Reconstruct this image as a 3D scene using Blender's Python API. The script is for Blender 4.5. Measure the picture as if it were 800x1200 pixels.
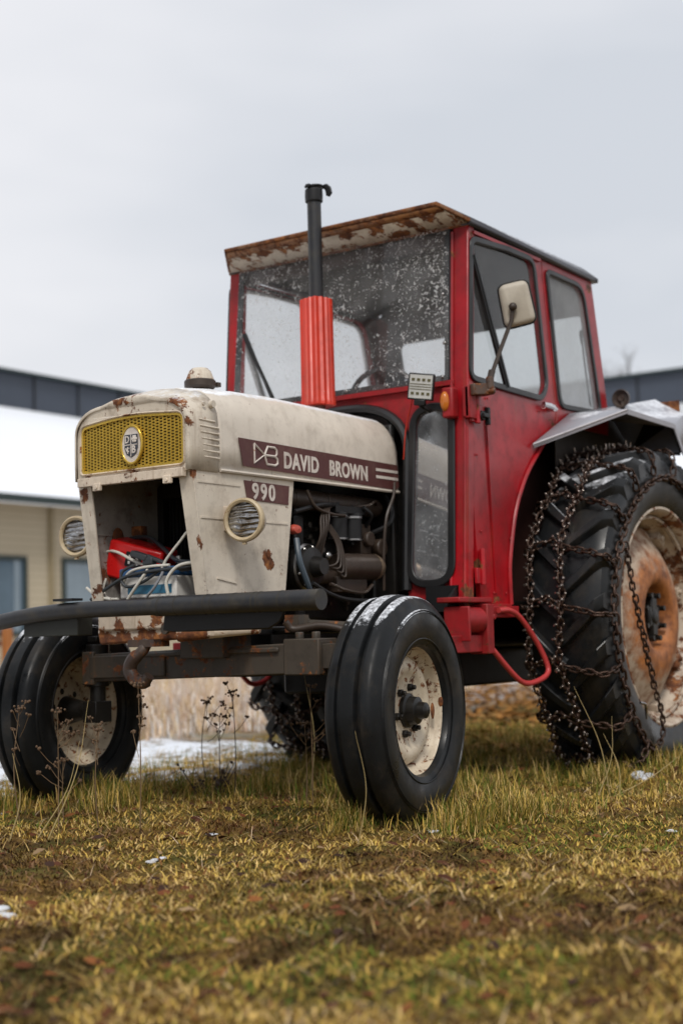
import bpy, bmesh, math, random
import numpy as np
from mathutils import Vector, Matrix
from mathutils.geometry import tessellate_polygon
random.seed(7); rng = np.random.default_rng(7)
PI = math.pi; R = math.radians
for o in list(bpy.data.objects): bpy.data.objects.remove(o)
scene = bpy.context.scene
C = scene.collection

# ------------------------------------------------------------------ camera
# X = towards the rear of the tractor, Y = away from the viewer, Z = up
cam = bpy.data.cameras.new('camera'); camo = bpy.data.objects.new('camera', cam); C.objects.link(camo)
cp = Vector((-3.970, -3.296, .6076))
fw = Vector((.81876, .56761, .08631)); rt = Vector((.571407, -.820248, -.026221)); up = Vector((-.055912, -.070786, .995923))
M4 = Matrix.Identity(4)
for i in range(3):
    M4[i][0] = rt[i]; M4[i][1] = up[i]; M4[i][2] = -fw[i]; M4[i][3] = cp[i]
camo.matrix_world = M4
cam.sensor_fit = 'VERTICAL'; cam.sensor_height = 36; cam.lens = 50.26
cam.clip_end = 1500; cam.clip_start = .05
cam.dof.use_dof = True; cam.dof.focus_distance = 4.55; cam.dof.aperture_fstop = 2.1
scene.camera = camo
scene.render.engine = 'CYCLES'; scene.cycles.transparent_max_bounces = 24
scene.render.resolution_x = 682; scene.render.resolution_y = 1024

# ------------------------------------------------------------------ overcast sky and sun
w = bpy.data.worlds.new('World'); scene.world = w; w.use_nodes = True
nt = w.node_tree; nt.nodes.clear()
def N(nt, t, **k):
    n = nt.nodes.new(t)
    for a, b in k.items(): setattr(n, a, b)
    return n
SUN_EL, SUN_AZ = R(48), R(215)
sky = N(nt, 'ShaderNodeTexSky', sky_type='NISHITA', sun_disc=False, sun_elevation=SUN_EL, sun_rotation=R(235), altitude=50, air_density=1.5, dust_density=4)
tc = N(nt, 'ShaderNodeTexCoord'); mp = N(nt, 'ShaderNodeMapping'); mp.inputs['Scale'].default_value = (1, 1, 2.6)
no = N(nt, 'ShaderNodeTexNoise'); no.inputs['Scale'].default_value = 1.6; no.inputs['Detail'].default_value = 4
cr = N(nt, 'ShaderNodeValToRGB')
cr.color_ramp.elements[0].position = .36; cr.color_ramp.elements[0].color = (.52, .545, .59, 1)
cr.color_ramp.elements[1].position = .66; cr.color_ramp.elements[1].color = (.71, .71, .735, 1)
sc = N(nt, 'ShaderNodeMixRGB', blend_type='MULTIPLY'); sc.inputs[0].default_value = 1; sc.inputs[2].default_value = (.1, .1, .1, 1)
mx = N(nt, 'ShaderNodeMixRGB'); mx.inputs[0].default_value = .95
bg = N(nt, 'ShaderNodeBackground'); bg.inputs[1].default_value = 1.0
ou = N(nt, 'ShaderNodeOutputWorld')
L = nt.links.new
L(tc.outputs['Generated'], mp.inputs[0]); L(mp.outputs[0], no.inputs[0]); L(no.outputs[0], cr.inputs[0])
L(sky.outputs[0], sc.inputs[1]); L(sc.outputs[0], mx.inputs[1]); L(cr.outputs[0], mx.inputs[2]); L(mx.outputs[0], bg.inputs[0]); L(bg.outputs[0], ou.inputs[0])
sd = bpy.data.lights.new('sun', 'SUN'); sd.energy = 1.5; sd.angle = R(14); sd.color = (1, .96, .9)
so = bpy.data.objects.new('sun', sd); C.objects.link(so)
sdir = Vector((math.cos(SUN_AZ)*math.cos(SUN_EL), math.sin(SUN_AZ)*math.cos(SUN_EL), math.sin(SUN_EL)))
so.rotation_euler = sdir.to_track_quat('Z', 'Y').to_euler()
vs = scene.view_settings; vs.view_transform = 'Standard'; vs.look = 'None'; vs.gamma = 1; vs.exposure = 0.36; vs.use_curve_mapping = False

# ------------------------------------------------------------------ materials
def newmat(name):
    m = bpy.data.materials.new(name); m.use_nodes = True
    t = m.node_tree; b = t.nodes['Principled BSDF']
    return m, t, b
def c4(c): return (c[0], c[1], c[2], 1)
def noise(t, scale, detail=6, rough=.6, stretch=None, dist=0, co=None, seed=0):
    if co is None: co = N(t, 'ShaderNodeTexCoord').outputs['Object']
    m = N(t, 'ShaderNodeMapping')
    m.inputs['Location'].default_value = (seed*3.1, seed*1.7, seed*.9)
    if stretch: m.inputs['Scale'].default_value = stretch
    t.links.new(co, m.inputs[0])
    n = N(t, 'ShaderNodeTexNoise'); n.inputs['Scale'].default_value = scale; n.inputs['Detail'].default_value = detail
    n.inputs['Roughness'].default_value = rough; n.inputs['Distortion'].default_value = dist
    t.links.new(m.outputs[0], n.inputs[0]); return n.outputs[0]
def ramp(t, src, stops):
    r = N(t, 'ShaderNodeValToRGB'); e = r.color_ramp.elements
    e[0].position, e[0].color = stops[0][0], c4(stops[0][1]) if hasattr(stops[0][1], '__len__') else (stops[0][1],)*3+(1,)
    e[1].position, e[1].color = stops[-1][0], c4(stops[-1][1]) if hasattr(stops[-1][1], '__len__') else (stops[-1][1],)*3+(1,)
    for p, c in stops[1:-1]:
        x = e.new(p); x.color = c4(c) if hasattr(c, '__len__') else (c, c, c, 1)
    t.links.new(src, r.inputs[0]); return r.outputs[0]
def mix(t, fac, a, b, mode='MIX'):
    n = N(t, 'ShaderNodeMixRGB', blend_type=mode)
    for s, v in ((0, fac), (1, a), (2, b)):
        if isinstance(v, (int, float)): n.inputs[s].default_value = v if s == 0 else (v, v, v, 1)
        elif isinstance(v, tuple): n.inputs[s].default_value = c4(v)
        else: t.links.new(v, n.inputs[s])
    return n.outputs[0]
def math_(t, op, a, b=0., clamp=False):
    n = N(t, 'ShaderNodeMath', operation=op); n.use_clamp = clamp
    for s, v in ((0, a), (1, b)):
        if isinstance(v, (int, float)): n.inputs[s].default_value = v
        else: t.links.new(v, n.inputs[s])
    return n.outputs[0]
def bump(t, b, h, strength=.3, dist=.002):
    n = N(t, 'ShaderNodeBump'); n.inputs['Strength'].default_value = strength; n.inputs['Distance'].default_value = dist
    t.links.new(h, n.inputs['Height']); t.links.new(n.outputs[0], b.inputs['Normal'])
def snow_mask(t, lo=.55, amount=.5, scale=40, yrange=None):
    g = N(t, 'ShaderNodeNewGeometry'); s = N(t, 'ShaderNodeSeparateXYZ'); t.links.new(g.outputs['Normal'], s.inputs[0])
    upm = math_(t, 'MULTIPLY', math_(t, 'SUBTRACT', s.outputs[2], lo), 1/(1-lo)*1.6, True)
    n1 = noise(t, scale, 8, .75)
    v = math_(t, 'ADD', math_(t, 'MULTIPLY', upm, .75), n1)
    return ramp(t, v, [(.98-amount*.35, 0.), (1.06-amount*.35, 1.)]) if False else math_(t, 'MULTIPLY', math_(t, 'SUBTRACT', v, 1.34-amount*.5), 4., True)
RUST = [(.3, (.035, .012, .006)), (.5, (.14, .045, .014)), (.7, (.40, .155, .04))]
def paint(name, col, rust=.35, rscale=9, rough=.45, dirt=.5, dirtcol=(.12, .09, .06), streak=.3, snow=0, snowscale=40, metallic=0, dark=None, coat=0, bmp=.25, spots=(), lo=.80, dents=0):
    m, t, b = newmat(name)
    v = noise(t, 2.3, 6, .6); base = mix(t, ramp(t, v, [(.3, 0.), (.7, 1.)]), tuple(c*lo for c in col), tuple(min(1, c*1.1) for c in col))
    d = noise(t, 14, 10, .7, seed=3); dm = math_(t, 'MULTIPLY', ramp(t, d, [(.48, 0.), (.75, 1.)]), dirt)
    base = mix(t, dm, base, dirtcol)
    st = noise(t, 5, 5, .6, stretch=(5, 5, .35), seed=5); sm = math_(t, 'MULTIPLY', ramp(t, st, [(.55, 0.), (.8, 1.)]), streak)
    base = mix(t, sm, base, (.2, .11, .05))
    fl = noise(t, 90, 4, .7, seed=8); base = mix(t, math_(t, 'MULTIPLY', ramp(t, fl, [(.64, 0.), (.68, 1.)]), .6*min(1, rust*2)), base, (.09, .035, .015))
    r1 = noise(t, rscale, 12, .72, seed=1, dist=.4)
    rv = r1
    for (sx_, sy_, sz_), sr_, sa_ in spots:      # patches of wear with a place of their own (tractor coordinates)
        vd = N(t, 'ShaderNodeVectorMath', operation='DISTANCE'); t.links.new(N(t, 'ShaderNodeTexCoord').outputs['Object'], vd.inputs[0]); vd.inputs[1].default_value = (sx_-1, sy_-.02, sz_)
        fo = math_(t, 'MULTIPLY', math_(t, 'SUBTRACT', 1., math_(t, 'MULTIPLY', vd.outputs['Value'], 1/sr_), True), sa_); rv = math_(t, 'ADD', rv, fo)
    rm = ramp(t, rv, [(.74-rust*.4, 0.), (.775-rust*.4, 1.)])
    rc = ramp(t, noise(t, 30, 8, .7, seed=2), RUST)
    base = mix(t, rm, base, rc)
    ro = math_(t, 'ADD', math_(t, 'MULTIPLY', d, .35), rough-.15, True)
    ro = math_(t, 'MAXIMUM', ro, math_(t, 'MULTIPLY', rm, .85))
    if snow:
        s = snow_mask(t, .55, snow, snowscale); base = mix(t, s, base, (.82, .85, .9)); ro = math_(t, 'MAXIMUM', ro, math_(t, 'MULTIPLY', s, .7))
    t.links.new(base, b.inputs['Base Color']); t.links.new(ro, b.inputs['Roughness']); b.inputs['Metallic'].default_value = metallic
    if coat: b.inputs['Coat Weight'].default_value = coat; b.inputs['Coat Roughness'].default_value = .25
    bump(t, b, mix(t, .5, r1, d), bmp, .003)
    if dents:
        n2 = N(t, 'ShaderNodeBump'); n2.inputs['Strength'].default_value = dents; n2.inputs['Distance'].default_value = .02
        t.links.new(noise(t, 3.2, 3, .5, seed=21), n2.inputs['Height']); old = b.inputs['Normal'].links[0].from_node; t.links.new(n2.outputs[0], old.inputs['Normal'])
    return m
def plain(name, col, rough=.5, metallic=0, var=.25, scale=12, snow=0, emit=0, bmp=.2, snowscale=40, snowz=None, spec=.5, rvar=.3):
    m, t, b = newmat(name); b.inputs['Specular IOR Level'].default_value = spec
    n = noise(t, scale, 8, .65); base = mix(t, n, tuple(c*(1-var) for c in col), tuple(min(1, c*(1+var)) for c in col))
    if snow:
        sm_ = snow_mask(t, .5, snow, snowscale)
        if 'tyre' in name: base = mix(t, math_(t, 'MULTIPLY', ramp(t, noise(t, 7, 10, .75, seed=15), [(.5, 0.), (.8, 1.)]), .8), base, (.05, .038, .026))
        if snowz is not None:
            s_ = N(t, 'ShaderNodeSeparateXYZ'); t.links.new(N(t, 'ShaderNodeTexCoord').outputs['Object'], s_.inputs[0]); sm_ = math_(t, 'MULTIPLY', sm_, math_(t, 'MULTIPLY', math_(t, 'SUBTRACT', s_.outputs[2], snowz), 8., True))
        base = mix(t, sm_, base, (.82, .85, .9))
    t.links.new(base, b.inputs['Base Color']); b.inputs['Metallic'].default_value = metallic
    r = math_(t, 'ADD', math_(t, 'MULTIPLY', noise(t, scale*.4, 6, .6, seed=13), rvar*1.5), rough-.15-rvar*.5, True); t.links.new(r, b.inputs['Roughness'])
    bump(t, b, n, bmp, .002)
    return m
M = {}
M['cream'] = paint('cream_paint', (.65, .58, .48), rust=.25, rscale=17, dirt=.5, dirtcol=(.20, .155, .115), streak=.32, snow=.0, rough=.42, spots=[((-.41, .26, 1.12), .05, .35), ((-.37, .25, .78), .05, .33), ((-.39, .26, .95), .05, .22), ((-.37, -.24, .78), .04, .25), ((-.41, -.24, 1.15), .03, .3), ((-.38, -.24, .92), .04, .22), ((-.02, -.243, .88), .05, .30)])
M['hood'] = paint('cream_hood_paint', (.67, .605, .52), dents=.2, rust=.20, rscale=16, dirt=.42, dirtcol=(.25, .20, .15), streak=.22, snow=.52, snowscale=30, rough=.40)
M['nose'] = paint('worn_nose_paint', (.64, .57, .47), rust=.25, rscale=24, dirt=.8, dirtcol=(.19, .13, .08), streak=.5, snow=.24, rough=.45, spots=[((-.435, -.19, 1.40), .07, .28), ((-.43, -.235, 1.33), .06, .2), ((-.42, .05, 1.43), .12, .2), ((-.43, .22, 1.18), .03, .25), ((-.43, .0, 1.165), .07, .25)])
M['cream_rusty'] = paint('rusty_cream_paint', (.64, .54, .43), rust=.46, rscale=13, dirt=.4, streak=.8, spots=[((-.36, y_, .60), .075, .42) for y_ in (.26, .15, .05, -.06, -.17)]+[((-.36, .17, .66), .05, .35), ((-.36, .0, .68), .04, .35)])
M['red'] = paint('red_cab_paint', (.42, .0055, .012), rust=.15, rscale=10, dirt=.65, dirtcol=(.075, .006, .006), streak=.35, rough=.34, coat=.15, bmp=.2, lo=.45, dents=.35, spots=[((1.02, -.57, .73), .10, .22), ((.89, -.57, .87), .05, .3), ((.87, -.57, 1.50), .07, .22), ((1.15, -.57, .88), .06, .22), ((.80, -.57, .76), .10, .25), ((1.58, -.57, 1.50), .07, .22), ((.92, -.57, 2.18), .05, .22), ((2.02, -.57, 2.17), .06, .25), ((.86, -.5, 2.1), .05, .2)])
M['red_worn'] = paint('worn_red_paint', (.36, .008, .012), rust=.30, rscale=12, dirt=.75, lo=.5, dents=.3, dirtcol=(.07, .01, .008), streak=.2, rough=.5)
M['sleeve'] = paint('orange_red_paint', (.60, .032, .010), rust=.2, rscale=10, dirt=.45, dirtcol=(.22, .016, .008), streak=.2, rough=.38, lo=.7)
M['visor'] = paint('rusted_white_visor', (.62, .55, .45), spots=[((.80, y_, 2.268), .055, .2) for y_ in (-.45, -.33, -.2, -.05, .1, .22, .38, .5)], rust=.56, rscale=13, dirt=.6, dirtcol=(.2, .12, .06), streak=.6, rough=.6)
M['rust'] = paint('rust', (.18, .07, .025), rust=.9, rscale=8, rough=.85)
M['roof'] = plain('dark_roof_sheet', (.045, .045, .055), .5, snow=.34, snowscale=70)
M['black'] = plain('black_metal', (.014, .014, .015), .5, spec=.3)
M['blackwet'] = paint('weathered_black_pipe', (.022, .023, .027), rust=.14, rscale=12, dirt=.85, dirtcol=(.055, .045, .028), streak=0, rough=.42, lo=.5, bmp=.6)
M['engine'] = plain('oily_engine_black', (.011, .010, .009), .45, scale=25, bmp=.5, var=.6, spec=.35)
M['engine_brown'] = plain('oily_brown_iron', (.04, .026, .018), .55, scale=25, bmp=.6, var=.5)
M['iron'] = paint('grey_cast_iron', (.060, .048, .036), rust=.46, rscale=13, dirt=.75, dirtcol=(.02, .016, .012), streak=.3, rough=.55)
M['steel'] = plain('dull_steel', (.32, .31, .30), .35, 1.0)
M['steel_dirty'] = plain('oily_bright_steel', (.16, .14, .12), .4, .8, var=.6, scale=40)
M['chrome'] = plain('chrome', (.7, .7, .7), .15, 1.0, var=.1)
M['rubber'] = plain('tyre_rubber', (.019, .020, .023), .48, var=.4, scale=30, bmp=.25)
M['tyre_front'] = plain('front_tyre_rubber', (.008, .009, .010), .40, var=.5, scale=26, snow=.46, snowscale=60, spec=.25, rvar=.6, snowz=.12)
M['tyre_rear'] = plain('rear_tyre_rubber', (.010, .011, .012), .36, var=.6, scale=14, snow=.40, snowscale=18, spec=.32, rvar=.5, snowz=.3)
M['seal'] = plain('black_rubber_seal', (.014, .014, .015), .45)
M['rim'] = paint('cream_rim_paint', (.62, .53, .40), rust=.50, rscale=30, dirt=.5, streak=.3, dirtcol=(.2, .12, .06))
M['rim_rear'] = paint('flaking_rear_rim_paint', (.55, .46, .36), rust=.56, rscale=10, dirt=.6, streak=.5, dirtcol=(.13, .06, .03))
M['chain'] = plain('rusty_dark_chain', (.055, .030, .020), .45, .6, var=.5, scale=60)
M['stud'] = plain('worn_chain_stud', (.42, .36, .32), .35, .9)
M['brass'] = plain('brass_yellow_grille', (.64, .43, .07), .30, .5, var=.3, scale=30)
M['darkhole'] = plain('dark_radiator_core', (.010, .010, .010), .6)
M['lamprim'] = paint('rusty_brass_lamp_rim', (.50, .40, .25), rust=.42, rscale=30, dirt=.7, dirtcol=(.16, .08, .03), rough=.45)
M['decal'] = paint('maroon_decal', (.085, .022, .020), rust=.16, rscale=20, dirt=.6, dirtcol=(.17, .10, .08), streak=.1, rough=.5, bmp=.1)
M['letter'] = paint('cream_lettering', (.66, .60, .54), rust=.22, rscale=40, dirt=.7, dirtcol=(.14, .07, .06), streak=0, bmp=.05)
M['badge_grey'] = plain('badge_grey', (.05, .055, .07), .4)
M['white'] = plain('white_enamel', (.72, .70, .66), .4, var=.1)
M['redbox'] = plain('bright_red_plastic', (.62, .012, .012), .38, var=.12)
M['bluebox'] = plain('blue_plastic', (.03, .10, .24), .4)
M['cable_w'] = plain('white_cable', (.6, .58, .52), .5)
M['cable_b'] = plain('black_cable', (.03, .035, .04), .45)
M['amber'] = plain('amber_lens', (.55, .16, .02), .25)
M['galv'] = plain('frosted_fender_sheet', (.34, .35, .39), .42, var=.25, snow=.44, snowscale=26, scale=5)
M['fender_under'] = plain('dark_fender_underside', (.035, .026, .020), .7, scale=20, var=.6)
M['mirror_back'] = paint('mirror_back_shell', (.50, .45, .37), rust=.05, dirt=.35, streak=0, dirtcol=(.2, .16, .12))
M['seat'] = plain('black_vinyl_seat', (.02, .02, .022), .5)
M['inner_panel'] = paint('dirty_inner_panel', (.36, .34, .31), rust=.38, rscale=9, dirt=.7, dirtcol=(.05, .04, .03), streak=.3)
M['snow'] = plain('snow', (.62, .64, .68), .7, var=.05, scale=8, bmp=.8)
M['siding'] = None
def headlens():
    m, t, b = newmat('ribbed_headlamp_glass')
    co = N(t, 'ShaderNodeTexCoord').outputs['Object']
    wv = N(t, 'ShaderNodeTexWave', wave_type='BANDS', bands_direction='Z'); wv.inputs['Scale'].default_value = 17; wv.inputs['Distortion'].default_value = 3.5; wv.inputs['Detail'].default_value = 2
    t.links.new(co, wv.inputs[0]); 
    n = noise(t, 12, 6, .7)
    c = mix(t, wv.outputs[0], (.30, .30, .31), (.52, .53, .54)); c = mix(t, ramp(t, n, [(.4, 0.), (.65, 1.)]), c, (.16, .13, .10))
    t.links.new(c, b.inputs['Base Color']); b.inputs['Metallic'].default_value = .9; b.inputs['Roughness'].default_value = .10
    bump(t, b, wv.outputs[0], .8, .006); return m
M['lens'] = headlens()
def glass(name, frost=.1, dirtcol=(.5, .5, .5), spots=0, tint=(.9, .93, .93), dirt=.2, frost_col=(.8, .83, .86), tlm=.6, refl=0, swirl=0):
    m, t, b = newmat(name); t.nodes.remove(b); out = t.nodes['Material Output']
    tr = N(t, 'ShaderNodeBsdfTransparent'); tr.inputs[0].default_value = c4(tint)
    gl = N(t, 'ShaderNodeBsdfGlossy'); gl.inputs['Roughness'].default_value = .04
    fr = N(t, 'ShaderNodeFresnel'); gg = N(t, 'ShaderNodeNewGeometry'); io = N(t, 'ShaderNodeMix'); io.inputs[2].default_value = 1.5; io.inputs[3].default_value = 1/1.5; t.links.new(gg.outputs['Backfacing'], io.inputs[0]); t.links.new(io.outputs[0], fr.inputs[0])   # same reflection from either side of the pane
    m1 = N(t, 'ShaderNodeMixShader'); t.links.new(math_(t, 'ADD', fr.outputs[0], refl, True), m1.inputs[0]); t.links.new(tr.outputs[0], m1.inputs[1]); t.links.new(gl.outputs[0], m1.inputs[2])
    df = N(t, 'ShaderNodeBsdfDiffuse'); df.inputs[0].default_value = c4(frost_col)
    tl = N(t, 'ShaderNodeBsdfTranslucent'); tl.inputs[0].default_value = c4(frost_col)
    md = N(t, 'ShaderNodeMixShader'); md.inputs[0].default_value = tlm; t.links.new(df.outputs[0], md.inputs[1]); t.links.new(tl.outputs[0], md.inputs[2])
    n1 = noise(t, 4 if not swirl else 2.6, 8, .62, seed=4, dist=swirl); f = math_(t, 'ADD', math_(t, 'MULTIPLY', ramp(t, n1, [(.35, 0.), (.75, 1.)]), dirt), frost, True)
    if .4 < frost:
        n3 = noise(t, 60, 6, .8, seed=9); f = math_(t, 'SUBTRACT', f, math_(t, 'MULTIPLY', ramp(t, n3, [(.60, 0.), (.68, 1.)]), .3), True)
    if spots:
        n2 = noise(t, 55, 3, .6, seed=6, dist=1.5); dens = ramp(t, noise(t, 3.5, 3, .5, seed=7), [(.3, 0.), (.65, .12)])
        sp = math_(t, 'MULTIPLY', math_(t, 'SUBTRACT', math_(t, 'ADD', n2, dens), .72-.02*spots), 40, True)
        f = math_(t, 'MAXIMUM', f, math_(t, 'MULTIPLY', sp, .8))
    m2 = N(t, 'ShaderNodeMixShader'); t.links.new(f, m2.inputs[0]); t.links.new(m1.outputs[0], m2.inputs[1]); t.links.new(md.outputs[0], m2.inputs[2])
    t.links.new(m2.outputs[0], out.inputs[0]); return m
M['windshield'] = glass('dirty_windshield_painted_reflections', frost=.03, dirt=.22, spots=2.6, frost_col=(1, 1, 1), tint=(1, 1, 1), swirl=2.2)  # swirled haze paints in curved tree reflections, along with real dirt and white specks
M['glass'] = glass('dirty_side_glass', frost=.03, dirt=.12)
M['frost'] = glass('frosted_pane', frost=.41, dirt=.15, frost_col=(1, 1, 1), tlm=.9)
M['frost_light'] = glass('lightly_frosted_pane', frost=.30, dirt=.30, frost_col=(.80, .83, .85))
def vc_mat(name, rough=.8, trans=.3):
    m, t, b = newmat(name)
    a = N(t, 'ShaderNodeAttribute'); a.attribute_name = 'tint'
    t.links.new(a.outputs['Color'], b.inputs['Base Color']); b.inputs['Roughness'].default_value = rough
    b.inputs['Specular IOR Level'].default_value = .08
    return m
M['blade'] = vc_mat('grass_blade')

# ------------------------------------------------------------------ mesh helpers
class MB:
    def __init__(s): s.v = []; s.f = []; s.m = []; s.cur = 0
    def face(s, *i): s.f.append(tuple(i)); s.m.append(s.cur)
    def add(s, vs, fs):
        b = len(s.v); s.v += [tuple(v) for v in vs]
        for f in fs: s.face(*[b+i for i in f])
    def box(s, c, d, rot=None):
        vs = [Vector((x*d[0]/2, y*d[1]/2, z*d[2]/2)) for x in (-1, 1) for y in (-1, 1) for z in (-1, 1)]
        if rot is not None: vs = [rot @ v for v in vs]
        vs = [v + Vector(c) for v in vs]
        s.add(vs, [(0, 1, 3, 2), (4, 6, 7, 5), (0, 4, 5, 1), (2, 3, 7, 6), (0, 2, 6, 4), (1, 5, 7, 3)])
    def bar(s, a, b, w, h, upv=(0, 0, 1)):
        a = Vector(a); b = Vector(b); d = b-a; z = Vector(upv); x = d.normalized(); y = z.cross(x)
        if y.length < 1e-4: y = Vector((0, 1, 0))
        y.normalize(); z = x.cross(y); rot = Matrix((x, y, z)).transposed()
        s.box((a+b)/2, (d.length, w, h), rot)
    def tube(s, pts, r, n=10, cap=True, closed=False):
        pts = [Vector(p) for p in pts]; k = len(pts); rs = r if hasattr(r, '__len__') else [r]*k
        b = len(s.v); prev = None
        for i, p in enumerate(pts):
            if closed: t = pts[(i+1) % k]-pts[i-1]
            else: t = pts[min(i+1, k-1)]-pts[max(i-1, 0)]
            t.normalize()
            if prev is None:
                prev = t.cross(Vector((0, 0, 1)));
                if prev.length < .1: prev = t.cross(Vector((1, 0, 0)))
            prev = (prev-t*prev.dot(t)).normalized(); q = t.cross(prev)
            for j in range(n):
                a = 2*PI*j/n; s.v.append(tuple(p+(prev*math.cos(a)+q*math.sin(a))*rs[i]))
        for i in range(k if closed else k-1):
            for j in range(n):
                i2 = (i+1) % k
                s.face(b+i*n+j, b+i*n+(j+1) % n, b+i2*n+(j+1) % n, b+i2*n+j)
        if cap and not closed:
            s.face(*[b+j for j in range(n)][::-1]); s.face(*[b+(k-1)*n+j for j in range(n)])
    def cyl(s, a, b, r, n=20, r2=None): s.tube([a, b], [r, r if r2 is None else r2], n)
    def lathe(s, prof, c=(0, 0, 0), ax='y', n=64, close=False, sc=(1, 1, 1)):
        b = len(s.v); k = len(prof)
        for i in range(n):
            a = 2*PI*i/n
            for r_, h in prof:
                if ax == 'y': p = (r_*math.cos(a), h, r_*math.sin(a))
                elif ax == 'z': p = (r_*math.cos(a), r_*math.sin(a), h)
                else: p = (h, r_*math.cos(a), r_*math.sin(a))
                s.v.append((p[0]*sc[0]+c[0], p[1]*sc[1]+c[1], p[2]*sc[2]+c[2]))
        for i in range(n):
            i2 = (i+1) % n
            for j in range(k if close else k-1):
                j2 = (j+1) % k
                s.face(b+i*k+j, b+i*k+j2, b+i2*k+j2, b+i2*k+j)
    def plate(s, outer, holes, fn, nrm, th):
        if len(holes) == 1 and len(holes[0]) == len(outer) and max(math.dist(p, q) for p, q in zip(outer, holes[0])) < .12:
            k = len(outer); n = Vector(nrm)*th; b = len(s.v)      # a ring of even width: bridge the two loops
            for lp in (outer, holes[0]): s.v += [tuple(fn(u, v)) for u, v in lp]
            for lp in (outer, holes[0]): s.v += [tuple(Vector(fn(u, v))+n) for u, v in lp]
            for i in range(k):
                j = (i+1) % k
                for a0, a1 in ((0, k), (2*k, 3*k), (0, 2*k), (k, 3*k)): s.face(b+a0+i, b+a0+j, b+a1+j, b+a1+i)
            return
        polys = [[Vector((u, v, 0)) for u, v in outer]]+[[Vector((u, v, 0)) for u, v in h] for h in holes]
        flat = [q for p in polys for q in p]; tris = tessellate_polygon(polys)
        n = Vector(nrm)*th; b = len(s.v); k = len(flat)
        P = [Vector(fn(q.x, q.y)) for q in flat]
        s.v += [tuple(p) for p in P]+[tuple(p+n) for p in P]
        for t_ in tris: s.face(*[b+i for i in t_]); s.face(*[b+k+i for i in t_][::-1])
        o = 0
        for p in polys:
            m = len(p)
            for i in range(m):
                j = (i+1) % m; s.face(b+o+i, b+o+j, b+k+o+j, b+k+o+i)
            o += m
    def sphere(s, c, r, n=12, m=8, sc=(1, 1, 1)):
        s.lathe([(max(1e-4, r*math.sin(PI*i/m)), -r*math.cos(PI*i/m)) for i in range(m+1)], c, 'z', n, sc=sc)
def wloc(o): return o.get('_w', (0, 0, 0)) if o else (0, 0, 0)
NOSPLIT = {'lettering', 'emblem_lettering', 'number_lettering', 'brand_mark', 'led_chip', 'radiator', 'chain_studs', 'side_chain', 'tread_chain', 'cross_chain', 'tension_chain', 'louvre_panel', 'grille', 'cladding_joints', 'tyre', 'fuel_pipe', 'injection_pump', 'pump_flange', 'crown', 'stem', 'socket_pins', 'engine_block', 'tunnel_seal'}
def clusters(mb, gap=.006):
    n = len(mb.v); par = list(range(n))
    def find(a):
        while par[a] != a: par[a] = par[par[a]]; a = par[a]
        return a
    for f in mb.f:
        r_ = find(f[0])
        for i in f[1:]: par[find(i)] = r_
    isl = {}
    for i in range(n): isl.setdefault(find(i), []).append(i)
    if len(isl) < 2 or len(isl) > 60: return None
    V = np.array(mb.v); ks = list(isl); lo = [V[isl[k]].min(0)-gap/2 for k in ks]; hi = [V[isl[k]].max(0)+gap/2 for k in ks]
    g_ = list(range(len(ks)))
    def fg_(a):
        while g_[a] != a: a = g_[a]
        return a
    for a in range(len(ks)):
        for c in range(a):
            if np.all(lo[a] <= hi[c]) and np.all(lo[c] <= hi[a]): g_[fg_(a)] = fg_(c)
    gr = {}
    for a in range(len(ks)): gr.setdefault(fg_(a), []).append(ks[a])
    if len(gr) < 2 or len(gr) > 12: return None
    out = []
    for roots in gr.values():
        idx = sorted(i for r_ in roots for i in isl[r_]); mp_ = {v: j for j, v in enumerate(idx)}
        m2 = MB(); m2.v = [mb.v[i] for i in idx]
        for f, mi_ in zip(mb.f, mb.m):
            if f[0] in mp_: m2.f.append(tuple(mp_[i] for i in f)); m2.m.append(mi_)
        out.append(m2)
    out.sort(key=lambda m: -len(m.v)); return out
def obj(name, mb, mats, parent=None, local=False, bevel=0, smooth=38, solid=0):
    if parent is not None and name not in NOSPLIT:
        cl_ = clusters(mb)
        if cl_:
            os_ = [obj_(name, m_, mats, parent, local, bevel, smooth, solid) for m_ in cl_]
            return os_[0]
    return obj_(name, mb, mats, parent, local, bevel, smooth, solid)
def obj_(name, mb, mats, parent=None, local=False, bevel=0, smooth=38, solid=0):
    if not isinstance(mats, (list, tuple)): mats = [mats]
    me = bpy.data.meshes.new(name)
    vs = mb.v
    if parent is not None and not local:
        wl = W[parent.name]; vs = [(v[0]-wl[0], v[1]-wl[1], v[2]-wl[2]) for v in vs]
    me.from_pydata(vs, [], mb.f)
    for m in mats: me.materials.append(M[m] if isinstance(m, str) else m)
    me.polygons.foreach_set('material_index', mb.m)
    bm = bmesh.new(); bm.from_mesh(me); bmesh.ops.recalc_face_normals(bm, faces=bm.faces); bm.to_mesh(me); bm.free()
    me.polygons.foreach_set('use_smooth', [True]*len(me.polygons))
    try: me.set_sharp_from_angle(angle=R(smooth))
    except Exception: pass
    o = bpy.data.objects.new(name, me); C.objects.link(o)
    if parent is not None: o.parent = parent; W[o.name] = W[parent.name]
    else: W[o.name] = (0, 0, 0)
    if solid:
        s_ = o.modifiers.new('thickness', 'SOLIDIFY'); s_.thickness = solid; s_.offset = 0
    if bevel:
        b_ = o.modifiers.new('bevel', 'BEVEL'); b_.width = bevel; b_.segments = 2; b_.limit_method = 'ANGLE'; b_.angle_limit = R(40)
    return o
W = {}
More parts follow.
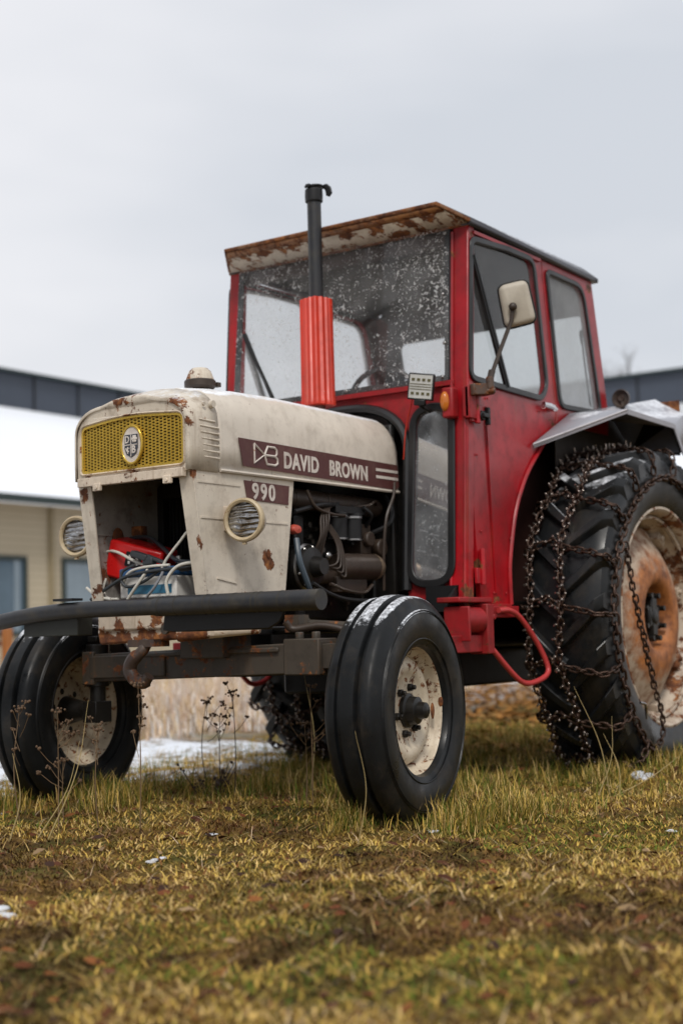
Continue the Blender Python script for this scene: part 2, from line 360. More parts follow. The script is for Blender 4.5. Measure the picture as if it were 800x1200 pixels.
def empty(name, loc, parent=None, rz=0, local=False):
    o = bpy.data.objects.new(name, None); C.objects.link(o); o.empty_display_size = .1
    if parent is not None:
        o.parent = parent; wl = W[parent.name]; o.location = loc if local else [loc[i]-wl[i] for i in range(3)]
    else: o.location = loc
    o.rotation_euler = (0, 0, rz); W[o.name] = tuple(loc); return o
def tag(o, label=None, cat=None, group=None, kind=None):
    for k, v in (('label', label), ('category', cat), ('group', group), ('kind', kind)):
        if v: o[k] = v
    return o
def copy_tree(o, parent=None, loc=None, rot=None):
    c = o.copy(); C.objects.link(c); c.parent = parent
    if loc is not None: c.location = loc
    if rot is not None: c.rotation_euler = rot
    for ch in list(o.children): copy_tree(ch, c)
    W[c.name] = W.get(o.name, (0, 0, 0)); return c
def roundpoly(pts, r, n=5):
    out = []; k = len(pts); rs = r if hasattr(r, '__len__') else [r]*k
    for i in range(k):
        p = Vector(pts[i]); a = Vector(pts[i-1])-p; b = Vector(pts[(i+1) % k])-p
        rr = min(rs[i], a.length*.48, b.length*.48)
        A = p+a.normalized()*rr; B = p+b.normalized()*rr
        if rs[i] <= 0: out.append(tuple(p)); continue
        for j in range(n+1):
            t = j/n; q = A*(1-t)**2+p*2*t*(1-t)+B*t*t; out.append((q.x, q.y))
    return out
def area(p): return sum(p[i-1][0]*p[i][1]-p[i][0]*p[i-1][1] for i in range(len(p)))/2
def inset(p, d):
    sgn = 1 if area(p) > 0 else -1; out = []; k = len(p)
    for i in range(k):
        a = Vector(p[i])-Vector(p[i-1]); b = Vector(p[(i+1) % k])-Vector(p[i])
        na = Vector((-a.y, a.x)).normalized()*sgn; nb = Vector((-b.y, b.x)).normalized()*sgn
        n = (na+nb)
        if n.length < 1e-6: n = na
        n.normalize(); c = max(.4, n.dot(na)); q = Vector(p[i])+n*d/c; out.append((q.x, q.y))
    return out
def bez(p, n=16):
    p = [Vector(q) for q in p]; out = []
    k = len(p)-1
    for i in range(n+1):
        t = i/n; q = Vector((0, 0, 0))
        for j in range(k+1): q += p[j]*math.comb(k, j)*t**j*(1-t)**(k-j)
        out.append(tuple(q))
    return out
def spline(p, n=8):
    p = [Vector(q) for q in p]; P = [p[0]*2-p[1]]+p+[p[-1]*2-p[-2]]; out = []
    for i in range(1, len(P)-2):
        for j in range(n):
            t = j/n; a, b, c, d = P[i-1], P[i], P[i+1], P[i+2]
            out.append(tuple(.5*((2*b)+(c-a)*t+(2*a-5*b+4*c-d)*t*t+(-a+3*b-3*c+d)*t**3)))
    out.append(tuple(p[-1])); return out
def text_mesh(txt, size, fn, extr=.0015, bold=.0, sx=1., spacing=1.):
    cu = bpy.data.curves.new('t', 'FONT'); cu.body = txt; cu.size = size; cu.offset = bold; cu.space_character = spacing
    cu.resolution_u = 4; cu.fill_mode = 'FRONT'
    o = bpy.data.objects.new('t', cu); C.objects.link(o)
    dg = bpy.context.evaluated_depsgraph_get(); me = bpy.data.meshes.new_from_object(o.evaluated_get(dg))
    mb = MB(); vs = [v.co.copy() for v in me.vertices]
    k = len(vs); mb.v = [tuple(fn(v.x*sx, v.y, 0)) for v in vs]+[tuple(fn(v.x*sx, v.y, extr)) for v in vs]
    ed = {}
    for p in me.polygons:
        i = list(p.vertices); mb.face(*i); mb.face(*[k+a for a in i][::-1])
        for a, b in zip(i, i[1:]+i[:1]):
            e = (min(a, b), max(a, b)); ed[e] = ed.get(e, 0)+1
    for (a, b), c in ed.items():
        if c == 1: mb.face(a, b, k+b, k+a)
    bpy.data.objects.remove(o); bpy.data.curves.remove(cu); bpy.data.meshes.remove(me)
    return mb

# ------------------------------------------------------------------ ground
def vnoise(x, y, s, seed=0):
    x = np.asarray(x)/s+seed*17.3; y = np.asarray(y)/s+seed*9.1
    xi = np.floor(x).astype(int); yi = np.floor(y).astype(int); fx = x-xi; fy = y-yi
    fx = fx*fx*(3-2*fx); fy = fy*fy*(3-2*fy)
    def h(a, b):
        q = np.sin(a*127.1+b*311.7+seed*74.7)*43758.5453; return q-np.floor(q)
    return (h(xi, yi)*(1-fx)+h(xi+1, yi)*fx)*(1-fy)+(h(xi, yi+1)*(1-fx)+h(xi+1, yi+1)*fx)*fy
def gz(x, y):
    x = np.asarray(x, float); y = np.asarray(y, float)
    d = np.hypot(x, y)
    z = (vnoise(x, y, .35, 1)-.5)*.035+(vnoise(x, y, .12, 2)-.5)*.028+(vnoise(x, y, 1.3, 3)-.5)*.03
    z = z*np.clip(1.4-d/60, 0.2, 1)
    z += .035*np.exp(-((x-2)**2+(y+.9)**2)/.6)
    z += -.0*x
    return z
ax_ = np.concatenate([[-400, -150, -60, -25, -12, -8], np.arange(-6, 8, .07), [8.5, 9.5, 11, 13, 16, 20, 26, 40, 80, 160, 400]])
ay_ = np.concatenate([[-400, -150, -60, -25, -12, -8], np.arange(-6, 6, .07), [6.5, 7.5, 9, 11, 13, 16, 20, 26, 40, 80, 160, 400]])
X, Y = np.meshgrid(ax_, ay_, indexing='ij'); Z = gz(X, Y)
g = MB(); g.v = list(zip(X.ravel().tolist(), Y.ravel().tolist(), Z.ravel().tolist())); ny = len(ay_)
g.f = [(i*ny+j, (i+1)*ny+j, (i+1)*ny+j+1, i*ny+j+1) for i in range(len(ax_)-1) for j in range(ny-1)]; g.m = [0]*len(g.f)
def ground_mat():
    m, t, b = newmat('mossy_ground')
    n1 = noise(t, 1.4, 8, .65); n2 = noise(t, 9, 10, .7, seed=2); n3 = noise(t, 3.1, 6, .6, seed=5); n4 = noise(t, 45, 6, .7, seed=6)
    c = ramp(t, n2, [(.3, (.040, .022, .011)), (.5, (.20, .115, .035)), (.62, (.33, .20, .040)), (.75, (.42, .28, .10))])
    c = mix(t, ramp(t, n3, [(.45, 0.), (.62, .8)]), c, (.09, .10, .022))
    c = mix(t, ramp(t, n1, [(.52, 0.), (.68, .75)]), c, (.035, .024, .014))
    c = mix(t, ramp(t, n4, [(.35, .5), (.6, 0.)]), c, (.03, .02, .01))
    # far field: dry tan, lying snow between
    s = N(t, 'ShaderNodeSeparateXYZ'); t.links.new(N(t, 'ShaderNodeTexCoord').outputs['Object'], s.inputs[0])
    far = math_(t, 'MULTIPLY', math_(t, 'SUBTRACT', s.outputs[1], 2.2), .8, True)
    c = mix(t, far, c, mix(t, ramp(t, noise(t, 1.8, 8, .7, seed=17), [(.42, 0.), (.58, 1.)]), (.34, .26, .18), (.74, .74, .76)))
    sn = noise(t, 6.5, 12, .78, seed=11)
    belt = math_(t, 'MULTIPLY', math_(t, 'MULTIPLY', math_(t, 'SUBTRACT', s.outputs[1], .50), 2., True), math_(t, 'MULTIPLY', math_(t, 'SUBTRACT', 3.6, s.outputs[1]), 1.2, True))
    belt = math_(t, 'MULTIPLY', belt, math_(t, 'MULTIPLY', math_(t, 'SUBTRACT', 3.1, s.outputs[0]), 1.5, True))
    sm = math_(t, 'MULTIPLY', math_(t, 'SUBTRACT', math_(t, 'ADD', sn, math_(t, 'MULTIPLY', belt, .25)), .66), 9, True)
    sf = math_(t, 'MULTIPLY', math_(t, 'SUBTRACT', noise(t, 7, 10, .75, seed=12), .69), 25, True)
    c = mix(t, math_(t, 'MAXIMUM', sm, sf), c, (.80, .84, .90))
    t.links.new(c, b.inputs['Base Color']); b.inputs['Roughness'].default_value = .9; b.inputs['Specular IOR Level'].default_value = .1
    bump(t, b, mix(t, .5, n2, n4), .8, .02); return m
M['ground'] = ground_mat()
tag(obj('ground', g, 'ground', smooth=180), kind='structure')

# ------------------------------------------------------------------ grass, leaves (uncountable ground cover)
CAMX, CAMY = cp.x, cp.y; AZ = math.atan2(fw.y, fw.x)
def blades(name, x, y, h, wd, lean, cols, label, cat='grass', zoff=0):
    n = len(x); z = gz(x, y)-.004+zoff
    a = rng.uniform(0, 2*PI, n); dx, dy = np.cos(a), np.sin(a); px, py = -dy*wd/2, dx*wd/2
    lx, ly = dx*lean*h, dy*lean*h; hz = h*np.sqrt(np.clip(1-lean**2*.8, .02, 1))
    V = np.zeros((n, 5, 3))
    V[:, 0] = np.stack([x-px, y-py, z], 1); V[:, 1] = np.stack([x+px, y+py, z], 1)
    V[:, 2] = np.stack([x+px*.8+lx*.4, y+py*.8+ly*.4, z+hz*.62], 1); V[:, 3] = np.stack([x-px*.8+lx*.4, y-py*.8+ly*.4, z+hz*.62], 1)
    V[:, 4] = np.stack([x+lx, y+ly, z+hz], 1)
    me = bpy.data.meshes.new(name); me.vertices.add(n*5); me.vertices.foreach_set('co', V.ravel())
    base = (np.arange(n)*5)[:, None]; lp = (base+np.array([[0, 1, 2, 3, 3, 2, 4]])).ravel()
    me.loops.add(n*7); me.loops.foreach_set('vertex_index', lp.astype(np.int32))
    me.polygons.add(n*2); ls = (np.arange(n)*7)[:, None]+np.array([[0, 4]]); me.polygons.foreach_set('loop_start', ls.ravel().astype(np.int32))
    me.update(calc_edges=True)
    at = me.color_attributes.new('tint', 'FLOAT_COLOR', 'POINT')
    cc = np.ones((n, 5, 4)); cc[:, :, :3] = cols[:, None, :]; at.data.foreach_set('color', cc.ravel())
    me.materials.append(M['blade']); o = bpy.data.objects.new(name, me); C.objects.link(o)
    tag(o, label, cat, kind='stuff'); return o
def wedge(n, r0, r1, half=24, power=1.0):
    r = r0+(r1-r0)*rng.uniform(0, 1, n)**power; a = AZ+np.radians(rng.uniform(-half, half, n))
    return CAMX+r*np.cos(a), CAMY+r*np.sin(a)
def palette(cols, p, n, var=.25):
    c = np.array(cols)[rng.choice(len(cols), n, p=p)]; return c*(1+rng.uniform(-var, var, (n, 1)))
STRAW, YEL, OLIVE, GREEN, BROWN, TAN = (.60, .42, .17), (.54, .36, .085), (.26, .19, .04), (.10, .135, .02), (.19, .085, .03), (.60, .45, .30)
def soil(x, y): return (vnoise(x, y, .42, 50)*.6+vnoise(x, y, .14, 51)*.4) < .40
# short matted turf in the foreground
n = 150000; x, y = wedge(n, 1.7, 7.5, 22, 1.15)
m1 = vnoise(x, y, .5, 5)*.6+vnoise(x, y, .17, 6)*.4
cols = palette([STRAW, YEL, OLIVE, BROWN], [.27, .45, .20, .08], n)
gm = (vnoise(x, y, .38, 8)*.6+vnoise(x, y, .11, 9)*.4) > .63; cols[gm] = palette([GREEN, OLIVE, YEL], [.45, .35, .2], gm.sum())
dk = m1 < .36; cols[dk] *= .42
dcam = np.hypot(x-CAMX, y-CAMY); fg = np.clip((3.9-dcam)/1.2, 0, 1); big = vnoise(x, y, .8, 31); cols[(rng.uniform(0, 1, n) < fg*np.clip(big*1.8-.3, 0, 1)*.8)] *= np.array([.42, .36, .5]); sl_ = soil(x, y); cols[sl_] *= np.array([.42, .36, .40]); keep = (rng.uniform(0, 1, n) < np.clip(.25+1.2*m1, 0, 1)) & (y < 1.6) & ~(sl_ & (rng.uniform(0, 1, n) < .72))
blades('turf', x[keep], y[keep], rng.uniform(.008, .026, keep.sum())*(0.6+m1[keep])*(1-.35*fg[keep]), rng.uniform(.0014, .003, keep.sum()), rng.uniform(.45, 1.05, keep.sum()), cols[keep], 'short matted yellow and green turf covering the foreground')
# mat of moss, crumbs and torn dead blades between the living turf
n = 120000; x, y = wedge(n, 1.7, 7.5, 22, 1.1); mm = vnoise(x, y, .30, 41)*.5+vnoise(x, y, .10, 42)*.5; keep = y < 1.6
cc_ = palette([YEL, STRAW, OLIVE, BROWN, (.60, .42, .12)], [.26, .24, .18, .24, .08], n); dd_ = mm < .42; cc_[dd_] *= .38
cc_[soil(x, y)] *= np.array([.36, .30, .40]); g2 = (vnoise(x, y, .6, 43) > .70) & ~soil(x, y); cc_[g2] = palette([GREEN, OLIVE, YEL], [.4, .35, .25], g2.sum())
blades('moss_mat', x[keep], y[keep], rng.uniform(.008, .030, keep.sum()), rng.uniform(.002, .006, keep.sum()), rng.uniform(.8, 1.1, keep.sum()), cc_[keep], 'flat mat of golden moss and torn dead grass between the turf', 'moss', .006)
# fallen straw lying flat
n = 5000; x, y = wedge(n, 1.7, 7, 22)
blades('fallen_straw', x, y, rng.uniform(.03, .10, n), rng.uniform(.0012, .0024, n), np.full(n, 1.08), palette([STRAW, TAN, BROWN, YEL], [.35, .2, .25, .2], n), 'dead straw stems lying flat on the mossy ground', 'straw', .012)
# taller green tufts around and between the wheels
n = 62000; x = rng.uniform(-.6, 4.2, n); y = rng.uniform(-2.2, 1.7, n)
line = y + .20*x          # grass starts behind the front wheels
d = vnoise(x, y, .25, 12)*.6+vnoise(x, y, .09, 13)*.4
dens = np.clip((x+y*.55+.32)*1.8, 0, 1)*np.clip(d*1.7-.25, 0, 1)
snowpatch = np.clip((y-.50)*2.2, 0, 1)*(x < 3.2); dens *= (1-.78*snowpatch)
keep = rng.uniform(0, 1, n) < dens
k = keep.sum(); cols = palette([GREEN, OLIVE, YEL, STRAW], [.40, .25, .15, .20], k)
blades('grass_tufts', x[keep], y[keep], rng.uniform(.03, .14, k)*(.3+1.0*d[keep]**1.3), rng.uniform(.0018, .0035, k), rng.uniform(.3, 1.0, k), cols, 'taller green grass growing under and around the tractor wheels')
n = 9000; cxy = np.array([(.05, -.98, .3), (-.25, -.72, .14), (0, -.80, .3), (-.05, .62, .28), (-.3, .78, .2), (1.75, -.98, .4), (2.1, -1.0, .35), (1.35, -.85, .22), (1.5, .75, .4), (.5, .25, .3), (.9, -.5, .35), (.25, -1.05, .2), (-.15, .35, .25)])
ci = rng.integers(0, len(cxy), n); rr0 = rng.normal(0, .4, (n, 2)); x = cxy[ci, 0]+rr0[:, 0]*cxy[ci, 2]; y = cxy[ci, 1]+rr0[:, 1]*cxy[ci, 2]*.6
blades('wheel_side_grass', x, y, rng.uniform(.04, .14, n)*np.exp(-(rr0**2).sum(1)), rng.uniform(.0018, .0036, n), rng.uniform(.2, .9, n), palette([GREEN, OLIVE, YEL, STRAW], [.35, .25, .2, .2], n), 'longer unkempt grass tufts hugging the tractor wheels')
# dry pale field beyond
n = 42000; r = rng.uniform(6.2, 22, n); a = AZ+np.radians(rng.uniform(-17, 17, n)); x = CAMX+r*np.cos(a); y = CAMY+r*np.sin(a)
keep = (y > 2.3+.5*vnoise(x, y, .6, 20)) & (y > (x-2.4)*.45+1.2) & (y < 14.6) & (x < 20.5); k = keep.sum()
blades('dry_field_grass', x[keep], y[keep], rng.uniform(.06, .30, k)*(.35+vnoise(x[keep], y[keep], .9, 21)), rng.uniform(.006, .014, k), rng.uniform(.1, .8, k), palette([TAN, (.52, .38, .20), (.48, .34, .26), (.74, .70, .66)], [.35, .15, .2, .3], k), 'pale dry grass of the field behind the tractor')
# dead leaves
def leaves(name, n, x, y, size, cols, label):
    mb = MB(); cl = []
    z = gz(x, y)
    for i in range(n):
        a = rng.uniform(0, 2*PI); s = size[i]; tl = rng.uniform(-.5, .5); Rm = Matrix.Rotation(a, 3, 'Z') @ Matrix.Rotation(tl, 3, 'X') @ Matrix.Rotation(rng.uniform(-.4, .4), 3, 'Y')
        k = rng.uniform(.1, .4)
        pts = [(-.5, 0, 0), (-.15, -.28, k*.3), (.25, -.2, k*.2), (.5, 0, k*.1), (.25, .2, k*.25), (-.15, .28, k*.3)]
        b = len(mb.v)
        for p in pts: q = Rm @ (Vector(p)*s); mb.v.append((x[i]+q.x, y[i]+q.y, z[i]+.012+q.z)); cl.append(cols[i])
        mb.face(b, b+1, b+4, b+5); mb.face(b+1, b+2, b+3, b+4)
    o = obj(name, mb, 'blade'); me = o.data
    at = me.color_attributes.new('tint', 'FLOAT_COLOR', 'POINT'); at.data.foreach_set('color', np.concatenate([np.array(cl), np.ones((len(cl), 1))], 1).ravel())
    tag(o, label, 'leaves', kind='stuff')
n = 950; x, y = wedge(n, 1.8, 6.5, 20)
leaves('fallen_leaves', n, x, y, rng.uniform(.012, .048, n), palette([(.13, .045, .020), (.08, .032, .018), (.20, .075, .025), (.05, .027, .02), (.30, .20, .11)], [.3, .25, .15, .2, .1], n), 'small brown and rust coloured dead leaves scattered on the turf')
n = 5200; x = rng.uniform(2.4, 11, n); y = (x-2.4)*.45-.9+rng.uniform(0, 2.4, n)
leaves('leaf_litter', n, x, y, rng.uniform(.04, .09, n), palette([(.26, .12, .03), (.17, .075, .02), (.34, .19, .06)], [.45, .35, .2], n), 'orange brown leaf litter on the ground under the cab')
# small lumps of old snow
for i, (sx_, sy_, s_, lb) in enumerate([(-.975, -.564, .030, 'small flat lump of old snow nearest the left front wheel'), (1.477, -.938, .085, 'broad icy snow patch in the grass before the rear wheel'), (-.54, -.40, .022, 'tiny snow crumb in the yellow turf between the front wheels'), (-1.68, -.72, .06, 'crumbly snow patch at the left edge of the foreground'), (.28, -1.55, .03, 'small snow crumb on the turf right of the front wheel'), (-.1, -.93, .026, 'small snow lump on the turf at the right front tyre')]):
    mb = MB()
    for k in range(9):
        a = rng.uniform(0, 2*PI); r_ = rng.uniform(0, 1)*s_; zz = float(gz(sx_+r_*math.cos(a), sy_+r_*math.sin(a)))
        mb.sphere((sx_+.9*r_*math.cos(a), sy_+.7*r_*math.sin(a), zz+.006), s_*rng.uniform(.2, .36), 9, 6, (1.3, 1, .4))
    tag(obj('snow_lump', mb, 'snow', smooth=180), lb, 'snow', 'lumps of old snow')

# ------------------------------------------------------------------ buildings behind
def siding_mat():
    m, t, b = newmat('beige_siding')
    co = N(t, 'ShaderNodeTexCoord').outputs['Object']; s = N(t, 'ShaderNodeSeparateXYZ'); t.links.new(co, s.inputs[0])
    fr = math_(t, 'FRACT', math_(t, 'MULTIPLY', s.outputs[2], 8.))
    n = noise(t, 1.2, 5); c = mix(t, n, (.42, .36, .25), (.50, .44, .33)); c = mix(t, ramp(t, fr, [(.0, 1.), (.12, 0.)]), c, (.22, .18, .12))
    t.links.new(c, b.inputs['Base Color']); b.inputs['Roughness'].default_value = .6; return m
M['siding'] = siding_mat()
M['band'] = plain('slate_cladding', (.045, .056, .078), .5, var=.15, scale=2)
M['greentrim'] = plain('dark_green_flashing', (.02, .035, .035), .45)
M['window_dark'] = plain('blue_grey_window_pane', (.10, .15, .20), .12, var=.3, scale=1.5)
M['curtain'] = plain('pale_window_pane', (.22, .28, .33), .3, var=.3, scale=2)
M['roofsnow'] = plain('roof_snow', (.82, .85, .90), .8, var=.03, scale=1)
M['fencered'] = plain('red_brown_boards', (.16, .035, .025), .7)
M['fenceorange'] = plain('orange_brown_post', (.38, .14, .035), .7)
M['whitetrim'] = plain('pale_siding', (.62, .64, .66), .6, var=.05, scale=2)
bd = empty('long_building', (14, 15, 0)); tag(bd, 'long low building with beige siding, snow covered roof and slate clerestory, left behind the tractor', 'building')
b = MB(); b.box((15.2, 15.1, 1.5), (20.4, .2, 3.0)); obj('wall', b, 'siding', bd)
b = MB(); b.add([(4.8, 14.55, 3.10), (25.4, 14.55, 3.10), (25.4, 19.0, 5.50), (4.8, 19.0, 5.50)], [(0, 1, 2, 3)]); b.add([(4.8, 14.55, 2.98), (25.4, 14.55, 2.98), (25.4, 19.0, 5.38), (4.8, 19.0, 5.38)], [(0, 1, 2, 3)])
b.add([(4.8, 14.55, 2.98), (25.4, 14.55, 2.98), (25.4, 14.55, 3.10), (4.8, 14.55, 3.10)], [(0, 1, 2, 3)])
rf = obj('roof', b, 'roofsnow', bd)
b = MB(); b.box((15.2, 14.50, 3.02), (20.6, .10, .13)); obj('gutter', b, 'greentrim', bd)
b = MB(); b.box((15.2, 19.15, 5.86), (20.4, .3, .74)); cl_ = obj('clerestory', b, 'band', bd)
b = MB()
for i in range(16): b = MB(); b.box((5.4+i*1.28, 18.99, 5.86), (.035, .03, .74)); obj_('cladding_joint', b, 'black', bd)
b = MB(); b.box((15.2, 19.1, 6.26), (20.6, .5, .05)); obj('coping', b, 'greentrim', bd)
b = MB(); b.box((13.52, 14.97, 1.5), (.09, .08, 2.94)); obj('downpipe', b, plain('tan_downpipe', (.28, .23, .14), .5), bd)
for x0, x1, mt in ((11.3, 12.95, 'window_dark'), (13.78, 15.1, 'curtain'), (15.7, 17.0, 'window_dark'), (17.8, 19.1, 'window_dark'), (8.6, 10.2, 'window_dark')):
    b = MB(); b.plate([(x0, .75), (x1, .75), (x1, 2.1), (x0, 2.1)], [[(x0+.07, .82), (x1-.07, .82), (x1-.07, 2.03), (x0+.07, 2.03)]], lambda u, v: (u, 15.0, v), (0, -1, 0), .05)
    wf = obj('window', b, 'greentrim', bd)
    b = MB(); b.box(((x0+x1)/2, 14.99, 1.42), (x1-x0-.14, .01, 1.21)); obj('pane', b, mt, wf)
    if mt == 'window_dark':
        b = MB(); b.box((x1-.22, 14.975, 1.42), (.12, .01, 1.21)); obj('curtain', b, 'curtain', wf)
bw = empty('wing_building', (25.5, 8, 0)); tag(bw, 'wing with slate cladding band above a snow covered roof, right behind the rear wheel', 'building')
b = MB(); b.box((25.65, 9.0, 5.80), (.3, 19.6, .72)); obj('clerestory', b, 'band', bw)
b = MB()
for i in range(14): b = MB(); b.box((25.49, 1.0+i*1.35, 5.80), (.03, .035, .72)); obj_('cladding_joint', b, 'black', bw)
b = MB(); b.box((25.6, 9.0, 6.18), (.5, 19.8, .05)); obj('coping', b, 'greentrim', bw)
b = MB(); b.box((25.60, 9.0, 5.1), (.3, 19.6, .66)); obj('upper_wall', b, 'whitetrim', bw)
b = MB(); b.box((25.40, 9.0, 5.12), (.06, 19.6, .05)); obj('flashing', b, 'greentrim', bw)
b = MB(); b.add([(21.0, -.8, 3.08), (21.0, 14.5, 3.08), (25.45, 18.9, 4.8), (25.45, -.8, 4.8)], [(0, 1, 2, 3)]); b.add([(21.0, -.8, 2.98), (21.0, 14.5, 2.98), (25.45, 18.9, 4.70), (25.45, -.8, 4.70)], [(0, 1, 2, 3)])
obj('roof', b, 'roofsnow', bw)
b = MB(); b.box((21.3, 7, 1.5), (.2, 15.6, 2.96)); obj('wall', b, 'siding', bw)
b = MB(); b.box((20.96, 6.9, 3.02), (.1, 15.4, .13)); obj('gutter', b, 'greentrim', bw)
fe = empty('garden_fence', (7.2, 9.3, 0)); tag(fe, 'low red brown board fence with an orange post at the left edge', 'fence')
b = MB()
for i in range(22): b.box((4.6+i*.125, 9.35, .42), (.118, .025, .68))
b.box((5.95, 9.375, .28), (2.8, .03, .07)); b.box((5.95, 9.375, .62), (2.8, .03, .07)); obj('board_panel', b, 'fencered', fe)
for px_ in (7.38, 5.9, 4.55):
    b = MB(); b.box((px_, 9.29, .40), (.10, .08, .80)); obj('post', b, 'fenceorange', fe, bevel=.005)
# bare trees behind the wing
def bare_tree(x, y, h, label, seed):
    rr = random.Random(seed); root = empty('bare_tree', (x, y, 0)); tag(root, label, 'tree', 'bare trees behind the buildings')
    tb = MB(); tb.tube([(x, y, -.2), (x+.1, y, h*.35), (x, y+.1, h*.7)], [.22, .16, .07], 8)
    cb = MB()
    def br(p, d, l, r_, k):
        q = p+d*l; mid = (p+q)/2+Vector((rr.uniform(-.1, .1), rr.uniform(-.1, .1), rr.uniform(0, .1)))*l
        cb.tube([p, mid, q], [r_, r_*.8, r_*.55], 5 if k > 1 else 3, cap=False)
        if k <= 0: return
        for _ in range(4):
            nd = (d+Vector((rr.uniform(-.8, .8), rr.uniform(-.8, .8), rr.uniform(-.2, .6)))).normalized(); br(p+(q-p)*rr.uniform(.4, 1), nd, l*rr.uniform(.5, .75), r_*.5, k-1)
    for i in range(12):
        a = rr.uniform(0, 2*PI); z = h*rr.uniform(.3, .72)
        br(Vector((x, y, z)), Vector((math.cos(a)*.6, math.sin(a)*.6, .8)).normalized(), h*.2, .05, 3)
    mt = plain('bare_bark', (.09, .075, .065), .8); obj('trunk', tb, mt, root); obj('crown', cb, mt, root)
bare_tree(38, 16.2, 9.2, 'pale bare tree just above the wing roof, right of the cab', 3)
bare_tree(27, 5.2, 10.5, 'tall bare tree cut by the right edge of the photo', 5)
# spruces standing off to the front left, mirrored in the windscreen
def spruce(x, y, h, label, seed):
    rr = random.Random(seed); root = empty('spruce_tree', (x, y, 0)); tag(root, label, 'tree', 'spruces mirrored in the windscreen')
    tb = MB(); tb.tube([(x, y, -.2), (x, y, h)], [.2, .02], 7); obj('trunk', tb, M['bark'], root)
    cb = MB()
    for i in range(900):
        f = rr.random()**.8; z = .8+f*(h-.8); rad = (1-f)*h*.24*rr.uniform(.3, 1); a = rr.uniform(0, 2*PI)
        c = Vector((x+rad*math.cos(a), y+rad*math.sin(a), z-.3*rad)); s_ = rr.uniform(.2, .5)
        d = Vector((math.cos(a), math.sin(a), -.4)).normalized()*s_; e = Vector((-math.sin(a), math.cos(a), rr.uniform(-.2, .2)))*s_*.4
        cb.add([c-d, c+e, c+d, c-e], [(0, 1, 2, 3)])
    obj('crown', cb, M['needles'], root)
M['bark'] = plain('spruce_bark', (.06, .04, .03), .8); M['needles'] = plain('spruce_needles', (.018, .028, .014), .8)
for i, (x_, y_, h_) in enumerate([(-13, 6.5, 12), (-15, 9, 14), (-11.5, 9.5, 11), (-16, 12.5, 13), (-13, 13, 12), (-17, 5.5, 13), (-11, 16, 12)]):
    spruce(x_, y_, h_, 'dark spruce outside the picture, seen only as reflection in the windscreen', 20+i)
# ================================================================== TRACTOR
CY = .02
T = empty('tractor', (1.0, CY, 0))
tag(T, 'old cream and red farm tractor with rusty nose and tall red cab', 'tractor')
def xf(z): return .895-.07*(2.22-z)       # leaning front plane of the cab
YN, YF = -.57, .645                        # cab side planes
# ---------------------------------------------------------------- bonnet
def hood_section(x, w, zb, zs, zt, n=8):
    # half section from bottom side up over the crown
    pts = [(-w, zb), (-w*1.005, (zb+zs)/2), (-w, zs)]
    for i in range(1, n+1):
        t = i/n*PI/2
        pts.append((-w+ (w*.46)*(1-math.cos(t)), zs+(zt-.022-zs)*math.sin(t)))
    pts.append((-w*.3, zt-.006)); pts.append((0, zt))
    full = pts+[(-p[0], p[1]) for p in pts[:-1][::-1]]
    return [(x, CY+p[0], p[1]) for p in full]
def loft(mb, secs, cap0=False, cap1=False):
    b = len(mb.v); k = len(secs[0])
    for s in secs: mb.v += [tuple(p) for p in s]
    for i in range(len(secs)-1):
        for j in range(k-1): mb.face(b+i*k+j, b+i*k+j+1, b+(i+1)*k+j+1, b+(i+1)*k+j)
    if cap0: mb.face(*[b+j for j in range(k)])
    if cap1: mb.face(*[b+(len(secs)-1)*k+j for j in range(k)][::-1])
secs = [hood_section(x, w, 1.172, zs, zt) for x, w, zs, zt in ((-.285, .262, 1.335, 1.474), (-.27, .264, 1.338, 1.480), (-.1, .266, 1.335, 1.497), (.1, .268, 1.33, 1.503), (.35, .270, 1.32, 1.500), (.6, .271, 1.31, 1.498), (.80, .271, 1.30, 1.496), (.825, .268, 1.30, 1.490))]
b = MB(); loft(b, secs)
hood = obj('hood', b, 'hood', T, solid=.006)
# nose shell: wraps round the grille
b = MB()
nx = [(-.435, .250, 1.320, 1.425), (-.428, .260, 1.325, 1.436), (-.40, .265, 1.332, 1.446), (-.34, .266, 1.336, 1.462), (-.288, .266, 1.338, 1.476)]
loft(b, [hood_section(x, w, 1.165, zs, zt) for x, w, zs, zt in nx])
# front face of the nose, a frame with the grille opening
o_ = [(p[1], p[2]) for p in hood_section(0, .250, 1.165, 1.320, 1.425)]
gh = roundpoly([(-.220, 1.185), (.250, 1.185), (.250, 1.352), (.02, 1.375), (-.220, 1.358)], [.02, .02, .03, .2, .03], 5)
def fn_nose(u, v): return (-.436+.012*((u-CY)/.25)**2, u, v)
b.plate(o_, [gh], fn_nose, (1, 0, 0), .008)
nose = obj('nose_cowl', b, 'nose', T, solid=.004)
# recess behind the rolled lip
b = MB()
lip = roundpoly([(-.222, 1.183), (.252, 1.183), (.252, 1.354), (.02, 1.377), (-.222, 1.360)], [.02, .02, .03, .2, .03], 5)
k = len(lip); 
for dx_, ins in ((0, -.004), (-.010, .001), (-.004, .006), (.03, .006)):
    for q in inset(lip, ins): b.v.append((-.436+dx_+.012*((q[0]-CY)/.25)**2, q[0], q[1]))
for i in range(3):
    for j in range(k): b.face(i*k+j, i*k+(j+1) % k, (i+1)*k+(j+1) % k, (i+1)*k+j)
obj('grille_lip', b, 'cream_rusty', nose, smooth=60)
b = MB(); b.box((-.43, CY, 1.158), (.022, .48, .03)); b.box((-.44, -.155, 1.137), (.012, .035, .026)); b.box((-.44, .165, 1.137), (.012, .035, .026)); b.cyl((-.45, -.155, 1.135), (-.44, -.155, 1.135), .007, 8); b.cyl((-.45, .165, 1.135), (-.44, .165, 1.135), .007, 8)
obj('nose_rail', b, 'cream_rusty', nose, bevel=.002)
